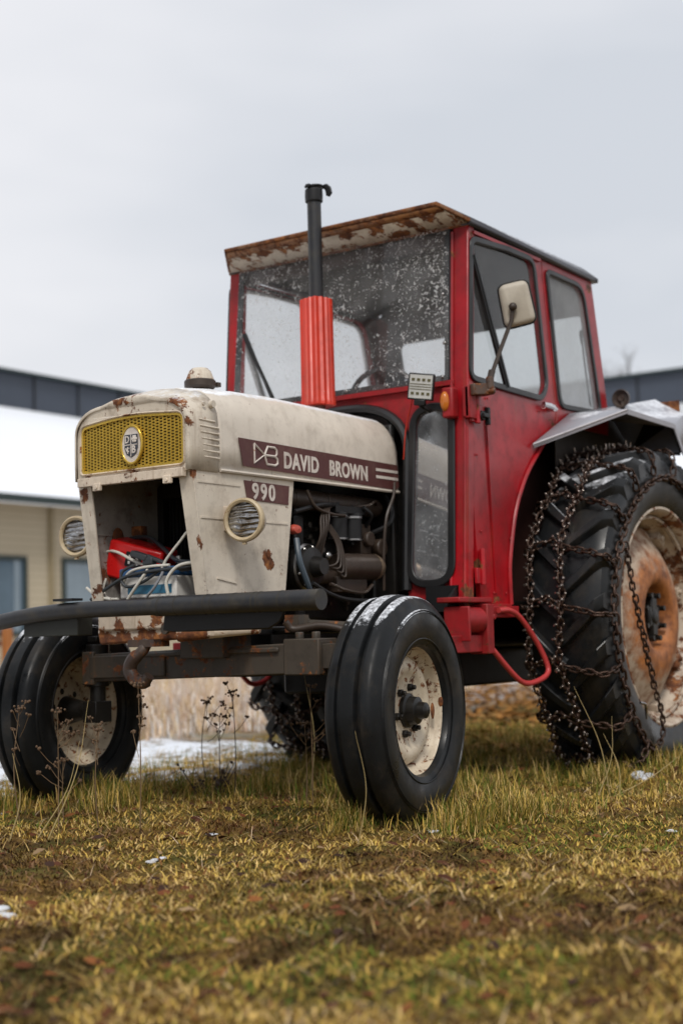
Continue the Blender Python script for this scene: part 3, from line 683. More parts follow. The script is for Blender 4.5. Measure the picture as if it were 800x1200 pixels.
# louvres pressed in the side of the nose
for s in (-1, 1):
    b = MB()
    for i in range(7):
        z_ = 1.335-i*.0205; L_ = .10-(.02 if i == 0 else 0)
        b.tube([(-.385+.004*i, CY+s*.2655, z_), (-.385+L_, CY+s*.2685, z_-.002)], [.0045, .0045], 6)
    obj('louvre_panel', b, 'nose', nose)
b = MB(); b.lathe([(.0001, -.012), (.012, -.012), (.014, -.006), (.014, 0)], (-.315, CY-.262, 1.393), 'y', 16); b.lathe([(.0001, -.006), (.007, -.006), (.008, 0)], (-.355, CY-.262, 1.390), 'y', 12)
obj('bonnet_catch', b, 'nose', nose)
# bottom bead of the bonnet
b = MB(); b.tube([(-.28, CY-.269, 1.172), (.3, CY-.273, 1.172), (.825, CY-.272, 1.172)], .006, 6); b.tube([(-.28, CY+.269, 1.172), (.3, CY+.273, 1.172), (.825, CY+.272, 1.172)], .006, 6)
obj('edge_bead', b, 'hood', hood)
# grille: brass mesh with staggered slots
b = MB(); gf = inset(roundpoly([(-.220, 1.185), (.250, 1.185), (.250, 1.352), (.02, 1.375), (-.220, 1.358)], [.02, .02, .03, .2, .03], 5), .002)
def fg(u, v): return (-.431+.012*((u-CY)/.25)**2, u, v)
b.plate(gf, [inset(gf, .009)], fg, (-1, 0, 0), .010)
nc = 28; y0, y1, z0, z1 = -.210, .240, 1.192, 1.350
def ztop(y): return 1.352+.016*(1-abs((y-CY)/.235))
for i in range(nc+1):
    y = y0+(y1-y0)*i/nc; zt = ztop(y)
    b.box((fg(y, 0)[0]-.002, y, (z0+zt)/2), (.004, .0042, zt-z0))
rows = 17; dz = (z1-z0+.016)/rows
for i in range(nc):
    y = y0+(y1-y0)*(i+.5)/nc
    for j in range(rows+1):
        z = z0+(j+(.5 if i % 2 else 0))*dz
        if z < ztop(y): b.box((fg(y, 0)[0]-.001, y, z), (.003, (y1-y0)/nc, .0046))
grille = obj('grille', b, 'brass', T)
b = MB(); b.plate([(-.215, 1.188), (.245, 1.188), (.245, 1.35), (.02, 1.368), (-.215, 1.355)], [], lambda u, v: (fg(u, v)[0]+.006, u, v), (1, 0, 0), .004); obj('grille_backing', b, plain('dull_brass_backing', (.12, .08, .018), .4, .4), grille)
# oval badge
def oval(cy, cz, a, c, n=40): return [(cy+a*math.cos(2*PI*i/n), cz+c*math.sin(2*PI*i/n)) for i in range(n)]
BC = (.0, 1.268)
b = MB(); b.plate(oval(*BC, .050, .068), [oval(*BC, .042, .060)], lambda u, v: (-.437, u, v), (-1, 0, 0), .010)
badge = obj('badge', b, 'brass', grille, bevel=.002)
b = MB(); b.plate(oval(*BC, .043, .061), [], lambda u, v: (-.441, u, v), (-1, 0, 0), .003); obj('badge_disc', b, 'letter', grille)
b = MB(); sh = [(-.029, .034), (.029, .034), (.030, -.012), (.022, -.032), (0, -.044), (-.022, -.032), (-.030, -.012)]
b.plate([(BC[0]-u, BC[1]+v) for u, v in sh], [], lambda u, v: (-.4445, u, v), (-1, 0, 0), .002); shl = obj('shield', b, 'badge_grey', grille)
def fb(oy, oz, s=1): return lambda u, v, d: (-.4468-d, oy-u, oz+v)
b = text_mesh('D', .034, fb(BC[0]+.027, BC[1]+.006), sx=.8, bold=.0005)
t2 = text_mesh('B', .036, fb(BC[0]-.003, BC[1]-.029), sx=.9, bold=.001); b.add(t2.v, t2.f)
b.box((-.447, BC[0], BC[1]-.004), (.002, .0025, .074)); b.box((-.447, BC[0], BC[1]-.001), (.002, .056, .0025))
for a in range(6): b.sphere((-.447, BC[0]-.015+.008*math.cos(a*PI/3), BC[1]+.018+.008*math.sin(a*PI/3)), .0055, 8, 5, (.4, 1, 1))
b.sphere((-.448, BC[0]-.015, BC[1]+.018), .006, 8, 5, (.5, 1, 1))
b.tube([(-.4475, BC[0]+.014, BC[1]-.008), (-.4475, BC[0]+.014, BC[1]-.030)], .0022, 5); b.tube([(-.4475, BC[0]+.023, BC[1]-.012), (-.4475, BC[0]+.018, BC[1]-.022), (-.4475, BC[0]+.008, BC[1]-.024)], .0018, 5); b.tube([(-.4475, BC[0]+.006, BC[1]-.012), (-.4475, BC[0]+.020, BC[1]-.014)], .0018, 5)
obj('emblem_lettering', b, 'letter', grille)
# ---------------------------------------------------------------- maroon decals with lettering (both sides)
yd = CY-.2745
def decal(parent, sgn):
    fy = (lambda e: CY-.2745-e) if sgn < 0 else (lambda e: CY+.2745+e)
    b = MB(); b.plate([(-.190, 1.292), (.812, 1.279), (.822, 1.195), (.800, 1.178), (-.165, 1.196)], [], lambda u, v: (u, fy(0), v), (0, sgn, 0), .0015)
    d = obj('side_decal', b, 'decal', parent)
    if sgn > 0: return d
    def ft(ox, oz, sl): return lambda u, v, e: (ox+u, fy(.0018+e), oz+v-u*sl)
    b = text_mesh('DAVID', .079, ft(.062, 1.209, .014), sx=.84, bold=.0026, spacing=1.10); obj('lettering', b, 'letter', d)
    b = text_mesh('BROWN', .077, ft(.342, 1.205, .014), sx=.84, bold=.0026, spacing=1.08); obj('lettering', b, 'letter', d)
    # linked triangle and B mark
    b = MB(); y_ = fy(.002)
    def stroke(p, r_=.0046): b.tube([(x, y_, z) for x, z in p], r_, 6)
    stroke([(-.105, 1.278), (-.105, 1.212), (-.048, 1.244), (-.105, 1.278)])
    stroke([(-.048, 1.244), (-.030, 1.274), (.010, 1.274), (.022, 1.266), (.022, 1.252), (.012, 1.243), (-.048, 1.243)])
    stroke([(-.048, 1.243), (-.034, 1.212), (.012, 1.211), (.026, 1.219), (.026, 1.234), (.012, 1.243)])
    obj('brand_mark', b, 'letter', d)
    b = MB()
    for z_ in (1.250, 1.222): b.box((.735, fy(.0025), z_), (.155, .0015, .011))
    obj('stripe', b, 'letter', d)
    return d
decal(hood, -1); decal(hood, 1)
# ---------------------------------------------------------------- lower side panels with headlamps
for s in (-1, 1):
    ya = CY+s*.262
    b = MB(); o_ = [(-.415, 1.170), (.142, 1.170), (.072, .735), (-.349, .735)]
    b.plate(o_, [], lambda u, v: (u, CY+s*(.262-.0*(1.16-v)), v), (0, -s, 0), .01)
    # folded front flange
    b.plate([(0, 1.170), (.062, 1.170), (.050, .735), (0, .735)], [], lambda u, v: (-.415+(1.16-v)*.153, CY+s*(.262-u), v), (1, 0, 0), .008)
    b.box((-.14, CY+s*.245, .742), (.42, .03, .012))
    pn = obj('side_panel', b, 'cream', T, bevel=.003)
    b = MB()
    for z_ in (1.01,): b.bar((-.40+(1.16-z_)*.15, CY+s*.2635, z_), (.12-(1.16-z_)*.16, CY+s*.2635, z_), .003, .006)
    b.bar((-.30, CY+s*.264, .81), (-.20, CY+s*.264, .795), .004, .006)
    b.bar((-.392, CY+s*.2635, 1.128), (-.17, CY+s*.2635, 1.128), .003, .006); obj('pressed_rib', b, 'cream', pn)
    b = MB(); b.plate([(-.150, 1.149), (.108, 1.146), (.100, 1.078), (-.134, 1.083)], [], lambda u, v: (u, CY+s*.2635, v), (0, s, 0), .0015)
    nd = obj('number_decal', b, 'decal', pn)
    if s < 0:
        b = text_mesh('990', .078, lambda u, v, e: (-.108+u, CY-.2655-e, 1.088+v), sx=.98, bold=.0022, spacing=1.22); obj('number_lettering', b, 'letter', pn)
    b = MB(); b.sphere((-.02, CY+s*.264, .90), .012, 10, 6, (1, .15, 1.4)); b.sphere((-.0, CY+s*.264, .86), .010, 10, 6, (1, .15, 1)); obj('dent', b, 'rust', pn)
    # headlamp
    hc = (-.262 if s < 0 else -.335, CY+s*.352, 1.000 if s < 0 else .985)
    hd = Vector((-1, -.20 if s < 0 else -.12, .02)).normalized(); rotz = math.atan2(hd.y, hd.x)+PI
    he = empty('headlight', hc, T, rotz)
    pr = [(.0001, .095), (.03, .088), (.052, .060), (.064, .025), (.068, .0)]
    b = MB(); b.lathe(pr, (0, 0, 0), 'x', 36); obj('lamp_shell', b, 'cream', he, local=True)
    b = MB(); b.lathe([(.066, .012), (.072, .010), (.0745, 0), (.073, -.010), (.067, -.014), (.060, -.010), (.058, -.004)], (0, 0, 0), 'x', 40); b.box((0, 0, -.076), (.012, .012, .012)); obj('lamp_rim', b, 'lamprim', he, local=True)
    b = MB(); b.lathe([(.0001, -.012), (.03, -.010), (.050, -.006), (.060, -.002)], (0, 0, 0), 'x', 36); obj('lens', b, 'lens', he, local=True)
    b = MB(); b.box((hc[0]+.045, CY+s*.285, hc[2]+.01), (.05, .05, .085)); obj('lamp_bracket', b, 'cream_rusty', he, bevel=.004)
# ---------------------------------------------------------------- inside of the nose
b = MB(); b.box((.03, CY, .97), (.05, .47, .46)); 
for i in range(24): b.box((.0, CY-.2+i*.0175, .96), (.012, .003, .36))
b.box((-.01, CY, 1.15), (.06, .46, .05)); b.box((-.01, CY+.225, .96), (.05, .03, .42)); b.box((-.01, CY+.08, .99), (.02, .012, .34))
obj('radiator', b, 'darkhole', T, bevel=.003)
b = MB(); b.plate([(-.38, 1.195), (.10, 1.195), (.05, .74), (-.31, .74)], [], lambda u, v: (u, CY+.243, v), (0, -1, 0), .006); b.box((-.22, CY+.236, .985), (.32, .006, .008)); obj('inner_side_panel', b, 'inner_panel', T)
b = MB(); b.box((-.15, CY, .735), (.40, .48, .02)); b.box((-.13, CY, 1.205), (.50, .50, .012)); obj('support_tray', b, 'engine_brown', T)
b = MB(); b.lathe([(.001, 1.03), (.030, 1.03), (.040, 1.04), (.041, 1.105), (.044, 1.108), (.044, 1.15), (.02, 1.155)], (-.11, -.075, 0), 'z', 24); cn = obj('filter_canister', b, 'engine', T)
b = MB(); b.lathe([(.0455, 1.112), (.0455, 1.146)], (-.11, -.075, 0), 'z', 24); obj('filter_label', b, 'mirror_back', cn)
b = MB(); b.sphere((-.25, CY+.232, .965), .03, 12, 8, (1, .4, 1.6)); b.cyl((-.29, CY+.22, .955), (-.2, CY+.22, .955), .012, 8); b.box((-.16, CY+.215, .93), (.03, .05, .18)); b.cyl((-.05, -.02, .90), (-.04, -.02, .93), .012, 8)
obj('fan_bracket', b, 'rust', T)
# air pre-cleaner on the bonnet
b = MB(); b.lathe([(.001, 1.585), (.028, 1.583), (.040, 1.572), (.050, 1.545), (.052, 1.538)], (-.06, CY, 0), 'z', 28)
pc = obj('air_precleaner', b, 'visor', T)
b = MB(); b.lathe([(.053, 1.540), (.057, 1.536), (.057, 1.516), (.048, 1.508), (.03, 1.507), (.026, 1.495)], (-.06, CY, 0), 'z', 28); b.box((-.012, CY-.04, 1.525), (.02, .02, .016)); obj('precleaner_band', b, 'engine_brown', pc)
# ---------------------------------------------------------------- front support casting, drawbar parts
b = MB(); b.plate([(-.245, .615), (.275, .598), (.285, .64), (.275, .725), (-.24, .725)], [], lambda u, v: (-.345+.02*abs(u)/.3, u, v), (1, 0, 0), .05)
b.box((-.18, CY, .685), (.32, .50, .08)); b.tube([(-.34, -.10, .622), (-.30, -.25, .632), (-.22, -.36, .638)], [.022, .02, .016], 10)
obj('front_support', b, 'cream_rusty', T, bevel=.008)
b = MB(); b.cyl((-.352, -.06, .645), (-.362, -.06, .645), .017, 12); obj('support_plug', b, 'iron', T)
b = MB(); pts = spline([(-.33, .045, .605), (-.35, .05, .575), (-.36, .085, .545), (-.36, .10, .51), (-.36, .075, .478), (-.36, .035, .470), (-.36, .012, .49)], 5); b.tube(pts, [.020]*8+[.024]*(len(pts)-12)+[.018]*4, 10); b.box((-.32, .05, .60), (.08, .12, .025))
obj('tow_hook', b, paint('rusty_hook', (.055, .035, .028), rust=.5, dirt=.5), T, smooth=60)
# front axle
def ax(y): return .518+(y-.02)*.0
b = MB(); b.bar((0, .60, .510), (0, -.465, .538), .085, .105)
b.bar((-.045, .60, .512), (-.045, .22, .520), .012, .085); b.box((0, -.40, .540), (.112, .15, .124)); b.box((-.0, -.47, .538), (.10, .012, .115)); b.box((0, CY, .60), (.16, .20, .12))
for y_ in (-.37, -.44): b.cyl((-.02, y_, .59), (-.02, y_, .625), .016, 8)
b.bar((-.05, -.30, .566), (-.05, .34, .556), .01, .018)
obj('front_axle', b, 'iron', T, bevel=.005)
b = MB(); b.bar((0, -.46, .540), (0, -.62, .545), .07, .085); b.bar((0, .58, .51), (0, .64, .51), .10, .125); obj('axle_extension', b, 'iron', T, bevel=.004)
for s in (-1, 1):
    yk = s*.605
    b = MB(); b.cyl((0, yk, .60), (0, yk, .33), .030, 16); b.cyl((0, yk, .60), (0, yk, .44), .044, 16); b.cyl((0, yk, .355), (0, s*.70, .355), .032, 14, .026); b.box((.06, yk, .62), (.18, .05, .022)); b.box((-.005, yk, .345), (.085, .07, .08))
    obj('kingpin', b, 'engine', T, bevel=.003)
# steering linkage and hydraulic pipes
b = MB(); b.tube([(.09, -.30, .655), (.12, -.60, .632)], .016, 10); b.cyl((.06, -.33, .655), (.09, -.25, .655), .03, 12); b.box((.06, -.30, .655), (.06, .06, .06)); b.tube([(.12, -.60, .632), (.9, -.30, .66)], .013, 8)
obj('drag_link', b, 'iron', T)
b = MB(); b.tube(spline([(-.02, -.31, .66), (.0, -.33, .635), (.04, -.42, .645), (.07, -.52, .62), (.09, -.56, .58), (.10, -.57, .50)], 6), .013, 10); obj('steering_hose', b, 'engine_brown', T)
b = MB(); b.bar((.12, .60, .632), (.12, CY, .64), .03, .03); b.tube([(.12, -.6, .632), (.12, .6, .632)], .014, 8); obj('track_rod', b, 'engine', T)
# ---------------------------------------------------------------- front bumper pipe
b = MB(); b.tube([(-.55, -.845, .7165), (-.55, -.50, .7165), (-.55, -.200, .7165)], .0315, 22); bp = obj('bumper_pipe', b, 'blackwet', T)
b = MB(); b.tube(spline([(-.55, -.21, .7165), (-.55, .0, .7165), (-.55, .16, .7155), (-.55, .28, .711), (-.548, .40, .702), (-.545, .53, .687), (-.53, .68, .668), (-.49, .80, .655), (-.43, .88, .65)], 6), .0275, 20); obj('bent_pipe', b, 'blackwet', bp, smooth=60)
b = MB()
for y_ in (-.22, -.29, -.41, -.44, -.52, -.60, -.62, -.70): b.tube([(-.5500, y_, .7165), (-.5500, y_-.006-.004*random.random(), .7165)], .0322, 20, cap=False)
obj('pipe_wrap', b, plain('grimy_tape', (.03, .026, .02), .7), bp)
b = MB(); b.plate([(-.69, .700), (-.20, .700), (-.19, .640), (-.24, .634), (-.62, .636), (-.66, .655)], [], lambda u, v: (-.515, u, v), (1, 0, 0), .012); b.box((-.47, -.43, .638), (.08, .38, .008))
obj('bumper_channel', b, 'black', T, bevel=.003)
b = MB(); b.box((-.50, .30, .668), (.07, .26, .072)); obj('bumper_bracket', b, plain('mossy_black_bracket', (.016, .018, .014), .6), T, bevel=.003)
b = MB(); b.box((-.55, .20, .752), (.05, .09, .008)); obj('bracket_clip', b, 'black', T)
b = MB(); 
for s in (-1, 1): b.bar((-.30, CY+s*.17, .645), (.1, CY+s*.17, .645), .02, .05)
obj('bumper_mount', b, 'black', T)
# ---------------------------------------------------------------- engine
b = MB(); b.box((.50, CY, .88), (.62, .26, .42)); b.box((.50, CY, 1.11), (.60, .22, .10)); b.box((.5, CY, .60), (.60, .20, .18)); b.box((.28, CY, .86), (.06, .36, .40)); b.box((.92, CY, .72), (.3, .36, .40)); b.box((1.4, CY, .68), (.8, .30, .34)); b.box((.83, CY, 1.06), (.03, .50, .78))
obj('engine_block', b, 'engine', T, bevel=.01)
b = MB(); b.cyl((.13, -.16, 1.118), (.78, -.16, 1.112), .038, 18); b.cyl((.78, -.16, 1.112), (.80, -.16, 1.112), .030, 18)
for x_ in (.25, .42, .6, .74): b.bar((x_, -.16, 1.115), (x_, -.05, 1.10), .05, .05)
obj('exhaust_manifold', b, 'engine_brown', T)
b = MB()
for x_ in (.475, .575):
    b.lathe([(.001, .965), (.030, .967), (.040, .975), (.041, 1.055), (.044, 1.058), (.044, 1.075), (.02, 1.082)], (x_, -.19, 0), 'z', 22); b.cyl((x_, -.19, .955), (x_, -.19, .967), .010, 8)
b.box((.525, -.18, 1.085), (.20, .09, .028)); b.cyl((.475, -.19, 1.09), (.475, -.19, 1.115), .014, 8); b.cyl((.575, -.19, 1.09), (.575, -.19, 1.11), .011, 8)
fl = obj('fuel_filter', b, 'black', T, bevel=.002)
b = MB()
for x_ in (.475, .575): b.lathe([(.0425, .972), (.0425, .978)], (x_, -.19, 0), 'z', 22); b.lathe([(.0452, 1.056), (.0452, 1.064)], (x_, -.19, 0), 'z', 22)
obj('filter_clamp', b, 'steel', fl)
b = MB(); c0 = (.235, -.20, .86)
b.lathe([(.001, -.10), (.03, -.10), (.04, -.06), (.072, -.05), (.082, -.02), (.084, .02), (.084, .12), (.001, .12)], c0, 'y', 32)
dy = obj('injection_pump', b, 'engine', T)
b = MB(); b.lathe([(.080, -.032), (.087, -.026), (.0875, -.018), (.080, -.016)], c0, 'y', 36)
for i in range(9): a = i*2*PI/9; b.sphere((c0[0]+.074*math.cos(a), c0[1]-.04, c0[2]+.074*math.sin(a)), .006, 6, 4)
b.sphere((.355, -.23, .905), .018, 10, 7); obj('pump_flange', b, 'steel', dy)
b = MB(); b.cyl((.42, -.22, .865), (.66, -.22, .870), .052, 20); b.cyl((.30, -.20, .83), (.44, -.2, .83), .03, 12); b.box((.50, -.2, .80), (.2, .08, .06)); st_ = obj('starter_motor', b, 'engine_brown', T, bevel=.004)
b = MB(); b.lathe([(.001, .715), (.024, .713), (.045, .695), (.054, .665), (.054, .655)], (0, -.22, .870), 'x', 20); b.sphere((.715, -.235, .885), .013, 8, 6); obj('end_cap', b, paint('worn_bronze_cap', (.30, .22, .15), rust=.35, metallic=.6), st_)
b = MB()
for i in range(4):
    o_ = i*.017
    b.tube(spline([(.26+o_, -.23, .90), (.27+o_, -.26, .97+o_), (.29+o_, -.25, 1.04+o_*.5), (.35+o_*.5, -.23, 1.085), (.45, -.2, 1.10)], 6), .0045, 6)
    b.tube(spline([(.31+o_, -.25, .86), (.36+o_, -.27, .88-o_), (.37+o_*.6, -.26, .95), (.33+o_*.6, -.24, 1.02)], 6), .0042, 6)
b.tube(spline([(.575, -.2, 1.1), (.64, -.23, 1.11), (.70, -.22, 1.13), (.74, -.2, 1.12)], 5), .006, 6); b.tube(spline([(.22, -.24, 1.14), (.26, -.25, 1.08), (.36, -.25, 1.06), (.46, -.24, 1.06)], 6), .006, 6)
b.tube(spline([(.34, -.25, .80), (.42, -.27, .775), (.56, -.25, .77), (.62, -.25, .80)], 6), .007, 6)
obj('fuel_pipe', b, 'engine_brown', T)
b = MB(); b.lathe([(.001, -.025), (.014, -.022), (.018, -.01), (.018, 0)], (.165, -.215, .995), 'y', 14, sc=(1.6, 1, 1)); obj('filler_cap', b, plain('faded_red_cap', (.5, .08, .05), .5), T)
b = MB(); b.tube(spline([(.15, -.24, .96), (.14, -.26, .88), (.17, -.27, .80), (.21, -.26, .75)], 6), .011, 8); obj('water_hose', b, plain('blue_grey_hose', (.05, .07, .09), .45), T)
b = MB(); b.tube(spline([(.825, -.23, 1.26), (.76, -.27, 1.16), (.70, -.27, 1.06), (.69, -.26, .92), (.70, -.25, .78)], 6), .006, 6); obj('wiring', b, 'engine_brown', T)
b = MB(); b.tube(spline([(.80, -.37, 1.60), (.80, -.34, 1.52), (.80, -.31, 1.42), (.815, -.285, 1.30)], 6), .0028, 5); obj('lamp_wire', b, 'sleeve', T)
b = MB(); rr = random.Random(31)
for i in range(46):
    x_ = rr.uniform(.20, .80); z_ = rr.choice([rr.uniform(.70, .80), rr.uniform(.98, 1.08), rr.uniform(.80, 1.0)]); yb = CY-.13
    b = MB(); b.cyl((x_, yb+.01, z_), (x_, yb-rr.uniform(.012, .03), z_), rr.uniform(.006, .012), 6); obj_('bolt_head', b, 'steel_dirty', T)
b = MB(); b.box((.66, -.15, .98), (.07, .10, .12)); b.cyl((.66, -.20, .98), (.66, -.225, .98), .03, 16); b.cyl((.75, -.12, .95), (.75, -.22, .95), .035, 16); b.box((.40, -.14, .80), (.10, .08, .08)); obj('accessory_housing', b, 'engine_brown', T, bevel=.006)
b = MB(); b.tube(spline([(.66, -.20, 1.03), (.64, -.24, 1.07), (.60, -.23, 1.10)], 5), .008, 8); b.tube(spline([(.72, -.16, 1.0), (.76, -.24, 1.04), (.79, -.24, 1.10), (.80, -.20, 1.16)], 5), .010, 8); b.tube(spline([(.20, -.27, .80), (.30, -.28, .76), (.45, -.27, .74), (.70, -.26, .74)], 6), .008, 8); b.tube(spline([(.17, -.22, 1.06), (.30, -.24, 1.09), (.42, -.22, 1.10)], 5), .009, 8); obj('rubber_hose', b, 'black', T)
b = MB()
for i in range(11): b.lathe([(.040, 0), (.044, .004), (.040, .008)], (.30+.042*i, -.165, 0), 'x', 16) if False else b.tube([(.17+.05*i, -.16-.039*math.cos(q), 1.117+.039*math.sin(q)) for q in [2*PI*j/14 for j in range(14)]], .0022, 5, closed=True) if i in (1, 5, 9) else None
obj('manifold_clamp', b, 'steel_dirty', T)
# sump and transmission
b = MB(); b.box((.6, CY, .52), (1.1, .26, .10)); b.cyl((1.98, CY-.55, .655), (1.98, CY+.55, .655), .13, 24); b.box((1.9, CY, .72), (.6, .44, .40)); b.cyl((1.98, -.72, .655), (1.98, .76, .655), .06, 16); b.box((1.35, CY, .56), (1.2, .8, .03)); b.box((1.45, CY, .49), (1.5, .46, .22)); b.box((1.75, CY+.1, .46), (.9, .7, .16))
obj('transmission', b, 'engine', T, bevel=.01)
# ---------------------------------------------------------------- exhaust
ex = (.658, CY-.012)
b = MB(); b.cyl((ex[0], ex[1], 1.48), (ex[0], ex[1], 1.56), .026, 16); b.cyl((ex[0], ex[1], 1.495), (ex[0], ex[1], 1.515), .034, 16); obj('exhaust_base', b, paint('brown_pipe', (.12, .05, .04), rust=.5), T)
b = MB(); b.cyl((ex[0], ex[1], 1.9), (ex[0], ex[1], 2.415), .0285, 24)
sk = obj('exhaust_stack', b, 'blackwet', T)
b = MB(); b.lathe([(.030, 2.365), (.036, 2.368), (.037, 2.392), (.036, 2.418), (.030, 2.422)], (ex[0], ex[1], 0), 'z', 24); b.box((ex[0]-.03, ex[1]+.0, 2.428), (.03, .02, .012)); b.cyl((ex[0]-.03, ex[1]-.022, 2.428), (ex[0]-.03, ex[1]+.022, 2.428), .006, 8)
b.lathe([(.001, .006), (.030, .006), (.036, 0), (.030, -.006), (.001, -.002)], (ex[0]+.01, ex[1]-.005, 2.432), 'z', 24)
b.plate([(0, 0), (.035, .004), (.052, -.012), (.058, -.038), (.044, -.052), (.032, -.046), (.028, -.022), (.016, -.012)], [], lambda u, v: (ex[0]+.022, ex[1]-.012-u, 2.438+v), (1, 0, 0), .012)
obj('rain_flap', b, 'black', sk, bevel=.003)
# fluted red heat shield
b = MB(); n = 144; z0_, z1_ = 1.530, 1.965; ring = []
for i in range(n):
    a = 2*PI*i/n; r_ = .060*(1/(abs(math.cos(a))**4+abs(math.sin(a))**4)**.25)*.93
    if -2.9 < a-PI-1.3 < .5 or True: r_ += .0042*math.cos(a*13)*(1 if .5*PI < a < 1.62*PI else 0)
    ring.append((r_*math.cos(a), r_*math.sin(a)))
ca, sa = math.cos(R(-12)), math.sin(R(-12))
for z_, f in ((z0_, 1.03), (z0_+.02, 1.03), (z0_+.022, 1.0), (z1_-.004, .97), (z1_, .93)):
    for u, v in ring: b.v.append((ex[0]+(u*ca-v*sa)*f, ex[1]+(u*sa+v*ca)*f, z_))
for i in range(4):
    for j in range(n): b.face(i*n+j, i*n+(j+1) % n, (i+1)*n+(j+1) % n, (i+1)*n+j)
b.face(*range(4*n, 5*n)); b.face(*range(n))
for z_, q in ((1.935, 0), (1.57, 0)): b.sphere((ex[0]+.02, ex[1]-.056, z_), .006, 8, 5)
obj('heat_shield', b, 'sleeve', T, smooth=50)
# ---------------------------------------------------------------- cab frame
b = MB()
# front pillars (leaning), windscreen header, cowl
def fpil(y0, y1, zt=2.225, zb=.70, d=.05):
    b.add([(xf(zb), y0, zb), (xf(zb)+d, y0, zb), (xf(zb)+d, y1, zb), (xf(zb), y1, zb), (xf(zt), y0, zt), (xf(zt)+d, y0, zt), (xf(zt)+d, y1, zt), (xf(zt), y1, zt)], [(0, 1, 2, 3), (4, 5, 6, 7), (0, 1, 5, 4), (1, 2, 6, 5), (2, 3, 7, 6), (3, 0, 4, 7)])
fpil(YN, YN+.072); fpil(YF-.060, YF)
cabf = obj('cab_frame', b, 'red', T, bevel=.006)
b = MB(); b.tube([(xf(2.2)-.004, YN+.070, 2.2), (xf(.72)-.004, YN+.070, .72)], .007, 8); b.tube([(xf(1.5)-.002, YN+.012, 1.5), (xf(.71)-.002, YN+.012, .71)], .006, 8); obj('pillar_seam', b, 'red', cabf)
b = MB(); b.box((xf(2.2)+.04, CY+.01, 2.19), (.04, 1.10, .045)); obj('screen_header', b, plain('dark_header', (.05, .035, .03), .6), cabf)
# cowl: lower front plate with tunnel arch and oval windows
arch = [(CY-.315, .78), (CY-.315, 1.32)]+[(CY-.315*math.cos(t_)**.8 if math.cos(t_) > 0 else CY, 1.32+.215*math.sin(t_)**.9) for t_ in [PI/2*i/10 for i in range(1, 11)]]
archL = arch+[(2*CY-u, v) for u, v in arch[:-1][::-1]]
ovN = roundpoly([(-.322, 1.50), (-.500, 1.50), (-.505, .80), (-.312, .80)], .085, 7)
ovF = [(2*CY-u, v) for u, v in ovN]
outer = [(YN+.06, 1.60), (YN+.06, .72)]+[(CY-.315, .72)]+archL+[(CY+.315, .72), (YF-.05, .72), (YF-.05, 1.60)]
b = MB(); b.plate(outer, [ovN, ovF], lambda u, v: (xf(v)+.012, u, v), (1, 0, 0), .02)
b.box((xf(1.59)+.02, CY, 1.588), (.06, 1.06, .02))
cowl = obj('cab_cowl', b, 'red_worn', T, bevel=.003)
b = MB()
def strip_ring(b, loop, fn, w_, h_, closed=True):
    pts = [fn(u, v) for u, v in loop]; b.tube(pts, w_, 8, closed=closed, cap=not closed)
strip_ring(b, archL, lambda u, v: (xf(v)+.002, u, v), .020, .02, False)
obj('tunnel_seal', b, 'seal', cowl)
b = MB(); b.plate(archL+[], [], lambda u, v: (xf(v)+.10, u, v), (1, 0, 0), .01); obj('bulkhead', b, 'engine', cowl)
for lp, nm in ((ovN, 0), (ovF, 1)):
    e = [(u, v) for u, v in lp]
    b = MB(); b.plate(inset(e, -.016), [inset(e, .016)], lambda u, v: (xf(v)-.002, u, v), (-1, 0, 0), .012)
    sl = obj('oval_window', b, 'seal', cowl, bevel=.005)
    b = MB(); e2 = inset(e, .012); b.add([(xf(v)+.002, u, v) for u, v in e2], [tuple(range(len(e2)))]); obj('window_pane', b, glass('oval_window_glass', frost=.14, dirt=.5, refl=.5, swirl=1.5, spots=1.5), sl)
# windscreen
b = MB(); ws = roundpoly([(-.485, 2.240), (.585, 2.240), (.600, 1.600), (-.488, 1.600)], .012, 2)
b.add([(xf(v)-.010, u, v) for u, v in ws], [tuple(range(len(ws)))]); wsc = obj('windscreen', b, 'windshield', T)
b = MB(); b.plate(inset(ws, -.004), [inset(ws, .022)], lambda u, v: (xf(v)-.003, u, v), (1, 0, 0), .008); obj('windscreen_seal', b, 'seal', wsc)
b = MB()
for u, v in ((-.47, 2.20), (-.46, 1.95), (-.47, 1.75), (-.2, 1.612), (.0, 1.612), (-.46, 1.614), (.2, 1.612), (.4, 1.612), (.1, 2.16), (.56, 2.19)): b.sphere((xf(v)-.014, u, v), .008, 8, 5, (.5, 1, 1))
obj('screen_screw', b, 'steel', wsc)
b = MB(); b.tube([(xf(1.62)-.03, .36, 1.60), (xf(1.75)-.025, .44, 1.75), (xf(1.92)-.022, .53, 1.93)], [.008, .006, .005], 6); b.bar((xf(1.66)-.02, .375, 1.625), (xf(1.93)-.018, .545, 1.93), .008, .014); obj('wiper', b, 'black', wsc)
M['lining'] = plain('dark_cab_lining', (.035, .028, .026), .7, scale=6, var=.5)
